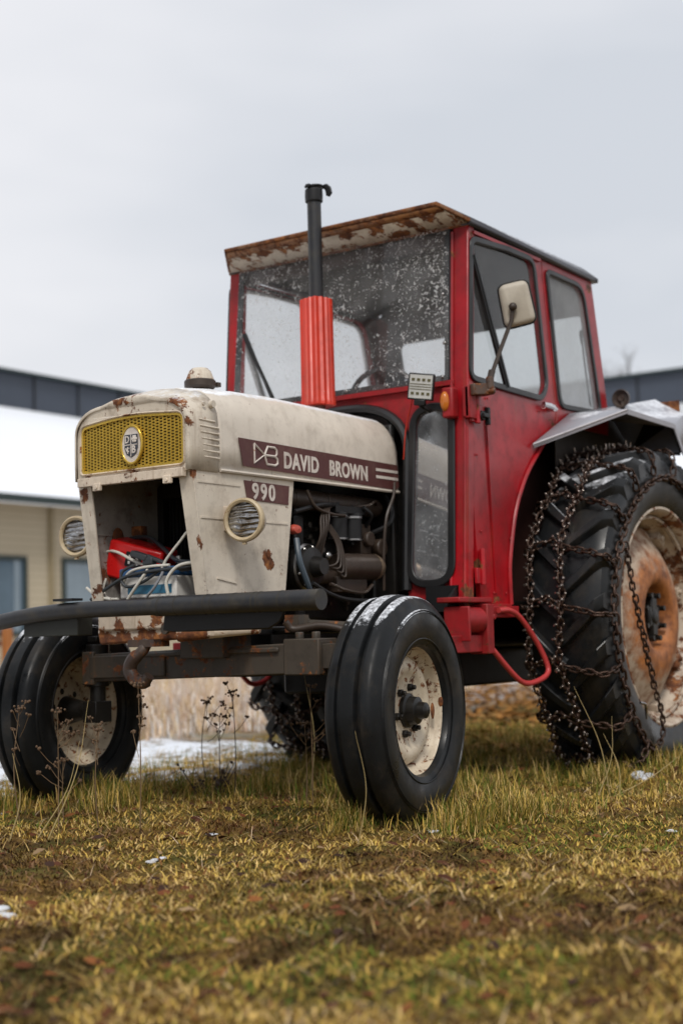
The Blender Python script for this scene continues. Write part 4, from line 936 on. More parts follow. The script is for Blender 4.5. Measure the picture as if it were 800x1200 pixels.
# ---------------------------------------------------------------- cab sides (both): door and rear quarter
DW = roundpoly([(.905, 2.168), (1.205, 2.188), (1.445, 2.190), (1.530, 1.655), (1.475, 1.588), (1.16, 1.592), (.862, 1.598)], [.04, .0, .06, .10, .06, 0, .05], 5)
RW = roundpoly([(1.562, 2.168), (1.928, 2.164), (2.072, 1.590), (1.645, 1.576)], [.04, .08, .06, .06], 6)
archp = [(1.620, 1.560), (1.600, 1.485), (1.475, 1.392), (1.350, 1.285), (1.276, 1.202), (1.208, 1.092), (1.160, .951), (1.140, .85), (1.142, .715)]
for s in (-1, 1):
    ys = YN if s < 0 else YF
    side = lambda u, v: (u, ys, v)
    e_ = 0; door_o = [(.912, 2.205), (1.528, 2.208)]+archp+[(.905, .722), (.880, .941), (.862, 1.206), (.862, 1.506)]
    b = MB(); b.plate(door_o, [DW], lambda u, v: (u, ys-s*.004, v), (0, -s, 0), .022)
    dr = obj('door', b, 'red', T, bevel=.006)
    b = MB(); fr_ = [(.925, 2.19), (1.515, 2.193)]; 
    b.tube([(x_, ys+s*.004, z_) for x_, z_ in spline([(p[0]-.006, p[1], 0) for p in archp][2:], 3) for z_ in [z_]] if False else [(p[0]-.008, ys+s*.003, p[1]) for p in spline([(q[0], q[1], 0) for q in archp[1:]], 4)], .009, 8)
    b.bar((.93, ys+s*.002, 2.196), (1.51, ys+s*.002, 2.199), .010, .014); b.bar((.985, ys+s*.001, 1.50), (.985+.03, ys+s*.001, .76), .006, .006)
    obj('door_edge', b, 'red', dr)
    b = MB(); b.plate(inset(DW, -.010), [inset(DW, .016)], lambda u, v: (u, ys, v), (0, s, 0), .010); obj('door_seal', b, 'seal', dr, bevel=.004)
    b = MB(); e2 = inset(DW, .006); b.add([(u, ys-s*.006, v) for u, v in e2], [tuple(range(len(e2)))]); obj('door_pane', b, 'frost' if s > 0 else 'glass', dr)
    b = MB(); b.bar((.915, ys+s*.004, 2.10), (1.165, ys+s*.004, 1.60), .014, .030); b.bar((.915, ys+s*.012, 2.10), (1.165, ys+s*.012, 1.60), .006, .008); obj('divider_bar', b, 'seal', dr)
    if s < 0:
        b = MB(); b.tube([(1.455, -.59, 1.563), (1.50, -.595, 1.562), (1.565, -.592, 1.553)], [.011, .014, .010], 10); b.cyl((1.54, -.57, 1.556), (1.54, -.60, 1.556), .014, 12); obj('door_handle', b, 'chrome', dr)
        for z_ in (1.49, .86):
            b = MB(); b.cyl((.885-.0*(z_), -.588, z_-.07), (.885, -.588, z_+.07), .011, 10); b.box((.902, -.579, z_+.035), (.045, .012, .06)); b.box((.866, -.579, z_-.035), (.045, .012, .06)); obj('door_hinge', b, 'red', dr, bevel=.002)
        b = MB(); b.cyl((.905, -.57, 1.452), (.905, -.605, 1.452), .020, 14); b.box((.915, -.61, 1.452), (.05, .012, .018)); b.box((.935, -.605, 1.452), (.016, .02, .07)); obj('door_latch', b, 'black', dr, bevel=.003)
    b = MB(); b.plate([(.935, 2.19), (1.53, 2.19), (1.60, 1.55), (1.56, 1.45), (.90, 1.45)], [inset(DW, -.006)] , lambda u, v: (u, ys-s*.028, v), (0, -s, 0), .003); obj('door_lining', b, 'lining', dr)
    b = MB()
    for u, v in ((1.0, .76), (1.10, .76), (.93, 1.53), (1.0, 1.535), (1.45, 1.535), (1.13, .84), (1.15, .98), (1.22, 1.14), (.90, 1.30), (.915, 1.0)): b.sphere((u, ys+s*.001, v), .0055, 8, 5, (1, .5, 1))
    obj_('door_rivets', b, 'red_worn', dr)
    # rear quarter
    q_o = [(1.532, 2.208), (2.035, 2.205), (2.165, 1.60), (2.15, 1.50), (1.80, 1.50), (1.604, 1.478), (1.624, 1.560)]
    b = MB(); b.plate(q_o, [RW], lambda u, v: (u, ys-s*.002, v), (0, -s, 0), .024); qp = obj('rear_quarter', b, 'red', T, bevel=.006); b = MB(); b.plate([(1.54, 2.2), (2.03, 2.2), (2.14, 1.56), (1.62, 1.54)], [inset(RW, -.006)], lambda u, v: (u, ys-s*.030, v), (0, -s, 0), .003); obj('quarter_lining', b, 'lining', qp)
    b = MB(); b.plate(inset(RW, -.008), [inset(RW, .016)], lambda u, v: (u, ys, v), (0, s, 0), .010); obj('quarter_seal', b, 'seal', qp, bevel=.004)
    b = MB(); e2 = inset(RW, .006); b.add([(u, ys-s*.006, v) for u, v in e2], [tuple(range(len(e2)))]); obj('quarter_pane', b, 'frost' if s > 0 else 'frost_light', qp)
    if s < 0:
        b = MB(); b.tube(spline([(1.985, -.560, 1.62), (1.955, -.558, 1.78), (1.935, -.556, 1.92), (1.938, -.556, 1.95), (1.925, -.556, 1.96), (1.918, -.556, 1.94), (1.930, -.557, 1.90)], 5), .005, 6); obj('window_stay', b, 'black', qp)
    # wheel arch: liner strip and inner panel
    ap = [(q[0], q[1]) for q in spline([(p[0], p[1], 0) for p in archp[1:]], 4)]; ap = [(2.16, 1.50)]+ap
    b = MB(); k = len(ap)
    for u, v in ap: b.v.append((u-.004, ys, v)); b.v.append((u-.004, ys-s*.14, v))
    for i in range(k-1): b.face(2*i, 2*i+1, 2*i+3, 2*i+2)
    b.plate([(1.1, .72), (2.16, .72), (2.16, 1.52), (1.62, 1.52)]+ap[2:-1], [], lambda u, v: (u, ys-s*.14, v), (0, -s, 0), .006)
    obj('wheel_arch', b, plain('dark_red_brown_arch', (.05, .018, .014), .7), T)
# sill below the door + rear wall with windows
b = MB()
for s, ys in ((-1, YN), (1, YF)): b.box((1.0, ys-s*.02, .70), (.26, .06, .035)); b.box((1.0, ys-s*.02, .675), (.24, .04, .02))
obj('door_sill', b, 'red_worn', T, bevel=.004)
xr = lambda v: 2.04+(2.205-v)*.21
rw1 = roundpoly([(-.525, 2.070), (.500, 2.070), (.500, 1.50), (-.525, 1.50)], .05, 5) 
b = MB(); b.plate([(YN+.02, 2.205), (YF-.02, 2.205), (YF-.02, .95), (YN+.02, .95)], [rw1], lambda u, v: (xr(v), u, v), (-1, 0, 0), .02); rwl = obj('rear_wall', b, 'lining', T)
for lp in (rw1,):
    b = MB(); e2 = inset(lp, -.004); b.add([(xr(v)-.008, u, v) for u, v in e2], [tuple(range(len(e2)))]); rp = obj('rear_window', b, 'frost', rwl)
    b = MB(); b.plate(inset(lp, -.012), [inset(lp, .012)], lambda u, v: (xr(v)-.022, u, v), (-1, 0, 0), .01); obj('window_seal', b, 'seal', rp)
b = MB(); b.box((1.5, CY, .72), (1.2, 1.0, .03)); b.box((1.90, CY, 1.06), (.5, .86, .66)); b.box((.98, CY, 1.28), (.22, .42, .50)); b.box((.93, CY, 1.40), (.14, .3, .16)); obj('cab_floor', b, 'engine', T, bevel=.01)
# roof
zt, zl = 2.288, 2.228
top = [(.755, -.512, zt), (.755, .552, zt), (2.062, .552, zt-.004), (2.062, -.512, zt-.004)]
b = MB()
ny_ = 9
for i in range(7):
    x_ = .755+1.307*i/6
    for j in range(ny_): y_ = -.512+1.064*j/(ny_-1); b.v.append((x_, y_, zt-.004*i/6+.02*math.sin(PI*j/(ny_-1))*min(1, (x_-.755)*3, (2.062-x_)*3+.2)))
for i in range(6):
    for j in range(ny_-1): b.face(i*ny_+j, (i+1)*ny_+j, (i+1)*ny_+j+1, i*ny_+j+1)
for s, y1_, y2_ in ((-1, -.512, YN-.014), (1, .552, YF-.012)):
    b.add([(.755, y1_, zt), (2.062, y1_, zt-.004), (2.070, y2_, zl-.006), (.885, y2_, zl+.01)], [(0, 1, 2, 3)])
    b.add([(.885, y2_, zl+.01), (2.070, y2_, zl-.006), (2.070, y2_, zl-.022), (.885, y2_, zl-.008)], [(0, 1, 2, 3)])
    b.add([(.885, y2_, zl-.008), (2.070, y2_, zl-.022), (2.070, y2_*.93, zl-.022), (.885, y2_*.93, zl-.008)], [(0, 1, 2, 3)])
b.add([(2.062, -.512, zt-.004), (2.062, .552, zt-.004), (2.070, YF-.012, zl-.022), (2.070, YN-.014, zl-.022)], [(0, 1, 2, 3)])
roof = obj('roof', b, 'roof', T, smooth=30, solid=.005)
b = MB(); f_ = .22; ya_, yb_ = -.510+(YN+.506)*f_, .550+(YF-.546)*f_; xa_, za_ = .757+.136*f_, zt-.014+(zl-zt+.010)*f_; b.add([(xa_, ya_, za_), (xa_, yb_, za_), (.893, YF+.004, zl-.004), (.893, YN-.004, zl-.004)], [(0, 1, 2, 3)]); obj('roof_visor', b, 'visor', roof, solid=.006)
b = MB(); b.add([(.757, -.510, zt-.014), (.757, .550, zt-.014), (xa_, yb_, za_-.004), (xa_, ya_, za_-.004)], [(0, 1, 2, 3)]); obj('visor_lip', b, paint('orange_rust_strip', (.30, .13, .045), rust=.62, rscale=24, dirt=.9, dirtcol=(.06, .025, .012), streak=.5, bmp=.6), roof, solid=.009)
b = MB(); b.tube([(.88, YN-.014, zl+.004), (.752, -.512, zt-.006), (.752, .552, zt-.006), (.88, YF-.012, zl+.004)], .009, 8); b.tube([(.895, YN, zl-.004), (.895, YF, zl-.004)], .009, 8); obj('visor_edge', b, paint('rusted_edge', (.22, .10, .04), rust=.75, rscale=10), roof)
b = MB(); b.plate([(.92, -.53), (2.05, -.53), (2.05, .57), (.92, .57)], [], lambda u, v: (u, v, 2.215), (0, 0, 1), .008); obj('headlining', b, plain('grey_headlining', (.055, .055, .05), .9), roof)
b = MB(); b.sphere((2.06, YN-.01, 2.214), .010, 8, 6); obj('roof_bolt', b, 'black', roof)
# seat and steering wheel
se = empty('driver_seat', (1.55, CY, 1.08), T)
b = MB(); b.box((1.52, CY, 1.32), (.42, .44, .10)); obj('seat_cushion', b, 'seat', se, bevel=.03)
b = MB(); b.box((1.73, CY, 1.52), (.09, .42, .34)); obj('seat_back', b, 'seat', se, bevel=.03)
sw = empty('steering_wheel', (1.22, CY, 1.58), T)
b = MB(); b.tube([(1.20+.075*math.cos(2*PI*i/40), CY+.20*math.sin(2*PI*i/40), 1.56+.185*-math.cos(2*PI*i/40)) for i in range(40)], .012, 8, closed=True); obj('rim', b, 'seat', sw)
b = MB()
for a in (0, 2.09, 4.19): b.tube([(1.20, CY, 1.55), (1.20+.075*math.cos(a), CY+.2*math.sin(a), 1.56-.185*math.cos(a))], .008, 6)
b.tube([(1.20, CY, 1.55), (1.0, CY, 1.40)], .02, 8); obj('spokes', b, 'seat', sw)
# ---------------------------------------------------------------- mirror
mi = empty('mirror', (.86, -.62, 1.57), T)
b = MB(); b.bar((.83, -.585, 1.545), (.93, -.62, 1.555), .06, .045); b.cyl((.90, -.64, 1.55), (.90, -.64, 1.60), .016, 10); b.cyl((.905, -.66, 1.545), (.88, -.60, 1.545), .012, 8)
obj('mirror_bracket', b, paint('rusty_bracket', (.09, .055, .04), rust=.55), mi, bevel=.004)
mc = Vector((1.03, -.70, 1.900))
b = MB(); b.tube([(.90, -.64, 1.59), (.955, -.665, 1.72), (1.0, -.69, 1.83), mc+Vector((-.03, 0, -.02))], .0085, 8); b.sphere((mc.x-.035, mc.y-.002, mc.z-.015), .017, 12, 8); b.cyl((.896, -.639, 1.575), (.91, -.645, 1.625), .014, 8); obj('mirror_arm', b, 'engine_brown', mi)
b = MB(); mo = roundpoly([(-.060, .088), (.060, .092), (.066, -.082), (-.062, -.088)], .032, 6)
nn = Vector((-.86, -.46, -.12)).normalized(); ux = Vector((0, 0, 1)).cross(nn).normalized(); uz = nn.cross(ux); ux, uz = (ux*math.cos(R(9))+uz*math.sin(R(9))), (uz*math.cos(R(9))-ux*math.sin(R(9)))
k = len(mo); lev = ((0, .0), (0.003, -.010), (.010, -.018), (.020, -.022))
for ins, dd in lev:
    for u, v in inset(mo, ins): q = mc+ux*u+uz*v-nn*(dd+.005); b.v.append(tuple(q))
for i in range(3):
    for j in range(k): b.face(i*k+j, i*k+(j+1) % k, (i+1)*k+(j+1) % k, (i+1)*k+j)
b.face(*range(3*k, 4*k)); obj('mirror_shell', b, 'mirror_back', mi, smooth=70)
b = MB(); b.tube([tuple(mc+ux*u+uz*v-nn*.004) for u, v in mo], .0055, 8, closed=True); obj('mirror_rim', b, 'black', mi)
b = MB(); b.plate(mo, [], lambda u, v: tuple(mc+ux*u+uz*v), tuple(-nn*-1), .002) if False else b.plate(mo, [], lambda u, v: tuple(mc+ux*u+uz*v+nn*-.001), tuple(-nn), .002); obj('mirror_glass', b, 'chrome', mi)
# ---------------------------------------------------------------- work lamp and indicators
wl_ = empty('work_light', (.75, -.42, 1.56), T)
nn = Vector((-.93, -.34, -.12)).normalized(); ux = Vector((0, 0, 1)).cross(nn).normalized(); uz = nn.cross(ux); a_ = R(-8); ux, uz = ux*math.cos(a_)+uz*math.sin(a_), uz*math.cos(a_)-ux*math.sin(a_)
wc = Vector((.745, -.418, 1.568)); Rw = Matrix((nn, ux, uz)).transposed()
b = MB(); b.box(wc-nn*.014, (.026, .102, .104), Rw); b.box(wc-nn*.034, (.02, .08, .08), Rw); b.box(wc-uz*.062-nn*.012, (.03, .045, .025), Rw); b.cyl(tuple(wc-uz*.07-nn*.01), (.80, -.43, 1.475), .010, 8); obj('lamp_housing', b, 'black', wl_, bevel=.005)
b = MB(); b.box(wc, (.004, .090, .092), Rw); obj('lamp_face', b, plain('lamp_reflector_white', (.55, .55, .53), .25), wl_)
b = MB()
for j in (-1, 1):
    for i in range(4):
        p = wc+nn*.003+ux*(-.031+.0208*i)+uz*(j*.027); b.box(p, (.002, .012, .010), Rw)
for j in (-1, 0, 1): b.box(wc+nn*.003+uz*(j*.010), (.002, .086, .002), Rw)
obj('led_chip', b, plain('led_dark_yellow', (.10, .09, .04), .3), wl_)
for s, ys in ((-1, -.505), (1, .545)):
    i_ = empty('indicator', (.80, ys, 1.50), T)
    b = MB(); b.box((.81, ys-.005 if s < 0 else ys, 1.50), (.05, .05, .12)); obj('indicator_base', b, 'red_worn', i_, bevel=.008)
    b = MB(); b.sphere((.785, ys+(.004 if s < 0 else 0), 1.505), .026, 16, 12, (.7, .75, 1.5)); obj('amber_lens', b, 'amber', i_)
b = MB(); b.bar((.83, -.575, 1.56), (.83, -.575, 1.44), .03, .03); b.box((.85, -.582, 1.50), (.07, .02, .13)); obj('lamp_bracket', b, 'red_worn', T, bevel=.004)
# ---------------------------------------------------------------- step and steps frame
for s in (-1, 1):
    Y_ = lambda y: y if s < 0 else 2*CY-y
    b = MB(); b.cyl((.655, Y_(-.60), .655), (.80, Y_(-.60), .655), .050, 22); b.box((.655, Y_(-.60), .64), (.012, .11, .13)); b.box((.83, Y_(-.605), .62), (.05, .08, .19)); b.box((.66, Y_(-.595), .565), (.34, .05, .065)); b.box((.98, Y_(-.59), .685), (.28, .05, .045)); b.cyl((.875, Y_(-.64), .665), (.875, Y_(-.60), .665), .012, 8)
    b.box((.84, Y_(-.50), .62), (.04, .2, .06)); b.box((.75, Y_(-.58), .73), (.25, .10, .02))
    stp = obj('step_bracket', b, 'red_worn', T, bevel=.004)
    b = MB(); b.tube(spline([(.93, Y_(-.625), .690), (1.00, Y_(-.635), .690), (1.07, Y_(-.645), .66), (1.17, Y_(-.66), .565), (1.225, Y_(-.675), .475), (1.215, Y_(-.68), .435), (1.15, Y_(-.67), .410), (1.06, Y_(-.66), .405), (.98, Y_(-.65), .445), (.84, Y_(-.63), .555)], 6), .011, 10); obj('foot_loop', b, plain('scuffed_red_bar', (.50, .05, .05), .45), T, smooth=60)
    b = MB(); b.plate([(.70, .70), (.72, .74), (.79, .79), (.88, .80), (.88, .66)], [], lambda u, v: (u, Y_(-.53), v), (0, 1, 0), .01); b.box((.83, Y_(-.46), .74), (.10, .14, .10)); obj('mud_flap', b, 'black', T)
# ---------------------------------------------------------------- rear fenders
def fender(s):
    Y_ = lambda y: y if s < 0 else 2*CY-y
    P = [(1.375, Y_(-.575), 1.385), (1.73, Y_(-.578), 1.552), (2.13, Y_(-.575), 1.625), (2.50, Y_(-.66), 1.700), (1.655, Y_(-.88), 1.530), (2.16, Y_(-.885), 1.520), (2.265, Y_(-.885), 1.400), (2.50, Y_(-.80), 1.615), (2.40, Y_(-.57), 1.45)]
    b = MB(); b.add(P, [(0, 1, 4), (1, 2, 5, 4), (2, 3, 7), (2, 7, 5), (5, 7, 6), (7, 3, 8, 6), (3, 2, 8)])
    f_ = obj('fender', b, 'galv', T, smooth=20, solid=.008)
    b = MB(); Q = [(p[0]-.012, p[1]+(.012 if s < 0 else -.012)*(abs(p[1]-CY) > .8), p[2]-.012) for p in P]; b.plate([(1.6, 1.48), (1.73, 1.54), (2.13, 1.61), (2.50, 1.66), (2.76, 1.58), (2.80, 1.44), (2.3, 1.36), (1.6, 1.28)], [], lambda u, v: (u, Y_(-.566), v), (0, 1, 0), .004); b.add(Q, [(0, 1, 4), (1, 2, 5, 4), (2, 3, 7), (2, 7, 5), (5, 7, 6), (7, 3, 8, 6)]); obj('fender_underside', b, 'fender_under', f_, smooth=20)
    b = MB(); b.tube([P[0], P[4]], .006, 6); b.bar(Vector(P[4])-Vector((0, 0, .008)), Vector(P[5])-Vector((0, 0, .008)), .006, .022); b.bar(Vector(P[5])-Vector((0, 0, .006)), Vector(P[6])-Vector((0, 0, .006)), .006, .022); b.bar(Vector(P[0])-Vector((0, 0, .006)), Vector(P[4])-Vector((0, 0, .006)), .006, .018); obj('fender_lip', b, plain('bare_metal_lip', (.30, .29, .31), .4, .3), f_)
    b = MB(); b.add([P[3], P[7], (2.51, Y_(-.73), 1.60)], [(0, 1, 2)]); b.box((2.505, Y_(-.72), 1.645), (.012, .12, .08)); obj('fender_end', b, 'rust', f_)
    b = MB(); c_ = (2.20, Y_(-.62), 1.675); b.lathe([(.001, -.004), (.012, -.006), (.016, .004), (.028, .006), (.040, -.012), (.044, -.010), (.042, .004), (.03, .03), (.001, .04)], c_, 'x', 24); b.cyl((2.21, Y_(-.62), 1.63), (2.21, Y_(-.62), 1.68), .012, 8); obj('rear_lamp', b, paint('rusty_lamp_cup', (.05, .035, .03), rust=.3, rscale=40), f_)
fender(-1); fender(1)
# ---------------------------------------------------------------- front wheels
ST = .131
def front_wheel():
    fwh = empty('front_wheel', (0, -.75, .360), T, ST)
    pr = [(.206, -.062), (.212, -.078), (.235, -.086), (.27, -.092), (.305, -.092), (.332, -.084), (.350, -.074), (.358, -.066), (.361, -.058), (.362, -.044)]
    pr += [(.362, -.041), (.349, -.038), (.348, -.026), (.361, -.023), (.367, -.020), (.368, 0), (.367, .020), (.361, .023), (.348, .026), (.349, .038), (.362, .041)]
    pr += [(r_, -y_) for r_, y_ in pr[:10][::-1]]+[(.2, 0)]
    pr = [((r_-.206)*1.062+.206, y_*1.09) for r_, y_ in pr]
    b = MB(); b.lathe(pr, ax='y', n=128, close=True)
    for i in range(3):   # sidewall beads
        r_ = (.232, .318, .325)[i]
        for s_ in (-1, 1): b.lathe([(r_-.003, s_*.0945), (r_, s_*(.0965 if i == 0 else .1012)), (r_+.003, s_*.0945)], ax='y', n=96)
    obj('tyre', b, 'tyre_front', fwh, local=True, smooth=35)
    rp = [(.203, -.045), (.206, -.062), (.213, -.073), (.222, -.078), (.226, -.073), (.225, -.066)]
    b = MB(); prr = rp[::-1]+[(.200, -.035), (.186, -.026), (.182, 0), (.186, .026), (.200, .035)]+[(r_, -y_) for r_, y_ in rp]
    b.lathe(prr, ax='y', n=96)
    b.lathe([(.184, -.010), (.176, -.014), (.168, -.030), (.160, -.037), (.146, -.041), (.132, -.040), (.122, -.033), (.110, -.026), (.060, -.024), (.0505, -.026)], ax='y', n=72)
    obj('rim', b, 'rim', fwh, local=True, solid=.004, smooth=50)
    b = MB(); b.lathe([(.001, -.105), (.018, -.104), (.026, -.098), (.029, -.075), (.044, -.070), (.047, -.045), (.056, -.040), (.056, -.020), (.045, .02), (.036, .06), (.034, .09), (.001, .09)], ax='y', n=28)
    obj('hub', b, 'engine', fwh, local=True)
    for i in range(6):
        a = i*PI/3+.2; c_ = (.078*math.cos(a), 0, .078*math.sin(a))
        b = MB(); b.cyl((c_[0], -.022, c_[2]), (c_[0], -.040, c_[2]), .0135, 6); b.cyl((c_[0], -.04, c_[2]), (c_[0], -.052, c_[2]), .008, 8); obj('wheel_nut', b, 'engine', fwh, local=True, bevel=.001)
    b = MB(); b.sphere((.155, -.052, -.01), .012, 12, 8, (.9, .5, 2.3)); b.sphere((.205, -.06, .02), .010, 10, 6, (.6, 1, 2)); obj('rust_scab', b, 'rust', fwh, local=True)
    return fwh
fwn = front_wheel()
fwf = copy_tree(fwn, T, (0-1.0, .75-CY, .348), (0, 0, ST+PI))
# ---------------------------------------------------------------- rear wheels
RR = .735
def crown(y): return RR-.028-.55*y*y-(.9*max(0, abs(y)-.12))**2*9
def rear_wheel():
    rw_ = empty('rear_wheel', (1.98, -.73, .655), T, 0)
    side = [(.462, -.135), (.475, -.150), (.50, -.158), (.55, -.168), (.60, -.173), (.64, -.171), (.665, -.165)]
    cr_ = [(crown(y), y) for y in [-.155+.31*i/12 for i in range(13)]]
    pr = side+cr_+[(r_, -y_) for r_, y_ in side[::-1]]+[(.45, 0)]
    b = MB(); b.lathe(pr, ax='y', n=120, close=True)
    NL = 23
    for s in (-1, 1):
        for i in range(NL):
            th0 = 2*PI*(i+(.5 if s > 0 else 0))/NL; secs_ = []
            for k_ in range(8):
                f = k_/7; y = s*(-.008+.176*f) if s > 0 else -(-.008+.176*f); y = s*(-.008+.180*f)
                th = th0-.235*f**1.15; wd = .021+.010*f; ct = crown(min(abs(y), .158)); top = RR+.004-.35*y*y-(.030 if f > .98 else 0); bot = ct-.015
                if f > .98: y = s*.173; bot = .640
                def P_(r_, dt, yy): return (r_*math.cos(th+dt/RR), yy, r_*math.sin(th+dt/RR))
                secs_.append([P_(bot, -wd*1.45, y), P_(top-.004, -wd, y), P_(top, -wd*.8, y), P_(top, wd*.8, y), P_(top-.004, wd, y), P_(bot, wd*1.45, y)])
            bb = len(b.v)
            for q in secs_: b.v += q
            for a in range(7):
                for c in range(5): b.face(bb+a*6+c, bb+a*6+c+1, bb+(a+1)*6+c+1, bb+(a+1)*6+c)
            b.face(*[bb+c for c in range(6)]); b.face(*[bb+42+c for c in range(6)][::-1])
            # shoulder foot of the lug
            e = secs_[-1]; foot = [(q[0]*.93, s*.170, q[2]*.93) for q in e]
            b.add(e+foot, [(c, c+1, 6+c+1, 6+c) for c in range(5)])
    obj('tyre', b, 'tyre_rear', rw_, local=True, smooth=32)
    fl_ = [(.452, -.105), (.456, -.128), (.462, -.143), (.472, -.152), (.482, -.150), (.487, -.142)]
    b = MB(); prr = fl_[::-1]+[(.448, -.085), (.440, -.082), (.438, -.060), (.425, -.045), (.420, 0), (.425, .045), (.438, .06), (.448, .085)]+[(r_, -y_) for r_, y_ in fl_]
    b.lathe(prr, ax='y', n=120); b.lathe([(.441, -.092), (.434, -.096), (.434, -.102), (.443, -.106)], ax='y', n=100)
    obj('rim', b, 'rim_rear', rw_, local=True, solid=.004, smooth=50)
    for i in range(8):
        a = i*PI/4+.25; rot = Matrix.Rotation(-a, 3, 'Y')
        b = MB(); b.box(rot @ Vector((.407, -.035, 0)), (.035, .05, .07), rot); b.cyl(tuple(rot @ Vector((.405, -.04, .015))), tuple(rot @ Vector((.405, -.075, .015))), .013, 6); b.cyl(tuple(rot @ Vector((.405, -.04, -.015))), tuple(rot @ Vector((.405, -.065, -.015))), .011, 6)
        obj('rim_clamp', b, 'rim_rear', rw_, local=True, bevel=.003)
    b = MB(); b.lathe([(.405, -.018), (.385, -.022), (.365, -.035), (.33, -.062), (.29, -.088), (.25, -.105), (.21, -.116), (.175, -.118), (.155, -.112), (.142, -.095), (.138, -.060), (.128, -.050), (.001, -.050)], ax='y', n=90)
    obj('wheel_disc', b, M['disc'], rw_, local=True, solid=.006, smooth=50)
    b = MB(); b.box((0, -.075, 0), (.06, .05, .17)); b.box((0, -.075, 0), (.11, .045, .09)); b.lathe([(.001, -.108), (.03, -.106), (.04, -.09), (.045, -.05)], ax='y', n=20)
    obj('hub', b, 'engine', rw_, local=True, bevel=.008)
    for i in range(8):
        a = i*PI/4+.39; c_ = (.100*math.cos(a), 0, .100*math.sin(a)); b = MB(); b.cyl((c_[0], -.05, c_[2]), (c_[0], -.080, c_[2]), .017, 6); b.cyl((c_[0], -.08, c_[2]), (c_[0], -.108, c_[2]), .012, 10); obj('wheel_nut', b, 'engine', rw_, local=True, bevel=.001)
    return rw_
def disc_mat():
    m, t, b = newmat('rusty_orange_disc')
    co = N(t, 'ShaderNodeTexCoord').outputs['Object']; s = N(t, 'ShaderNodeSeparateXYZ'); t.links.new(co, s.inputs[0])
    r2 = math_(t, 'SQRT', math_(t, 'ADD', math_(t, 'POWER', s.outputs[0], 2.), math_(t, 'POWER', s.outputs[2], 2.)))
    n = noise(t, 10, 10, .7); e = math_(t, 'MULTIPLY', math_(t, 'SUBTRACT', .31, math_(t, 'ADD', r2, math_(t, 'MULTIPLY', math_(t, 'SUBTRACT', n, .5), .34))), 12, True)
    org = mix(t, ramp(t, noise(t, 16, 10, .7, seed=4), [(.35, 0.), (.68, 1.)]), (.15, .045, .012), (.50, .18, .045))
    org = mix(t, ramp(t, noise(t, 50, 6, .7, seed=6), [(.60, 0.), (.74, .5)]), org, (.55, .34, .18))
    crm = mix(t, ramp(t, noise(t, 12, 10, .7, seed=5), [(.45, 0.), (.62, 1.)]), (.50, .40, .30), (.20, .08, .03))
    t.links.new(mix(t, e, crm, org), b.inputs['Base Color']); b.inputs['Roughness'].default_value = .6; bump(t, b, n, .4, .004); return m
M['disc'] = disc_mat()
rwn = rear_wheel()
rwf = copy_tree(rwn, T, (.98, .77-CY, .655), (0, 0, PI))
# ================================================================== TYRE CHAINS (lie on the rear tyres)
def link_template(L_=.046, W_=.026, r_=.0052, n=12, m=6):
    P = []
    for i in range(n):
        a = 2*PI*i/n; c, s_ = math.cos(a), math.sin(a)
        u = (L_/2-W_/2)*(1 if c > 0 else -1)+W_/2*c; v = W_/2*s_; P.append((u, v, c, s_))
    V = []
    for u, v, c, s_ in P:
        for j in range(m):
            b_ = 2*PI*j/m; V.append((u+r_*math.cos(b_)*c, v+r_*math.cos(b_)*s_, r_*math.sin(b_)))
    F = [(i*m+j, i*m+(j+1) % m, ((i+1) % n)*m+(j+1) % m, ((i+1) % n)*m+j) for i in range(n) for j in range(m)]
    return V, F
LT = link_template()
def resample(pts, d):
    pts = [Vector(p) for p in pts]; out = [pts[0].copy()]; acc = 0; prev = pts[0]
    for p in pts[1:]:
        seg = (p-prev).length
        while acc+seg >= d and seg > 1e-9:
            t_ = (d-acc)/seg; prev = prev.lerp(p, t_); out.append(prev.copy()); seg = (p-prev).length; acc = 0
        acc += seg; prev = p
    return out
def chain(b, pts, outv, pitch=.034, studs=False, sb=None, phase=0, scl=1.):
    q = resample(pts, pitch*scl)
    for i in range(len(q)-1):
        c = (q[i]+q[i+1])/2; t_ = (q[i+1]-q[i]).normalized(); n_ = outv(c); n_ = (n_-t_*n_.dot(t_)).normalized()
        a = (PI/4 if (i+phase) % 2 else -PI/4)+random.uniform(-.3, .3); sd_ = t_.cross(n_); y_ = sd_*math.cos(a)+n_*math.sin(a); z_ = t_.cross(y_)
        c = c+n_*random.uniform(-.002, .004)
        b.add([c+t_*v[0]*scl+y_*v[1]*scl+z_*v[2]*scl for v in LT[0]], LT[1])
        if studs and i % 1 == 0:
            for s_ in (-1, 1):
                p = c+y_*s_*.017*scl+n_*.004; sb.sphere(tuple(p), .0058, 6, 4); 
                if studs > 1 and random.random() < .6: sb.cyl(tuple(p), tuple(p+n_*.013+y_*s_*.004), .0042, 5)
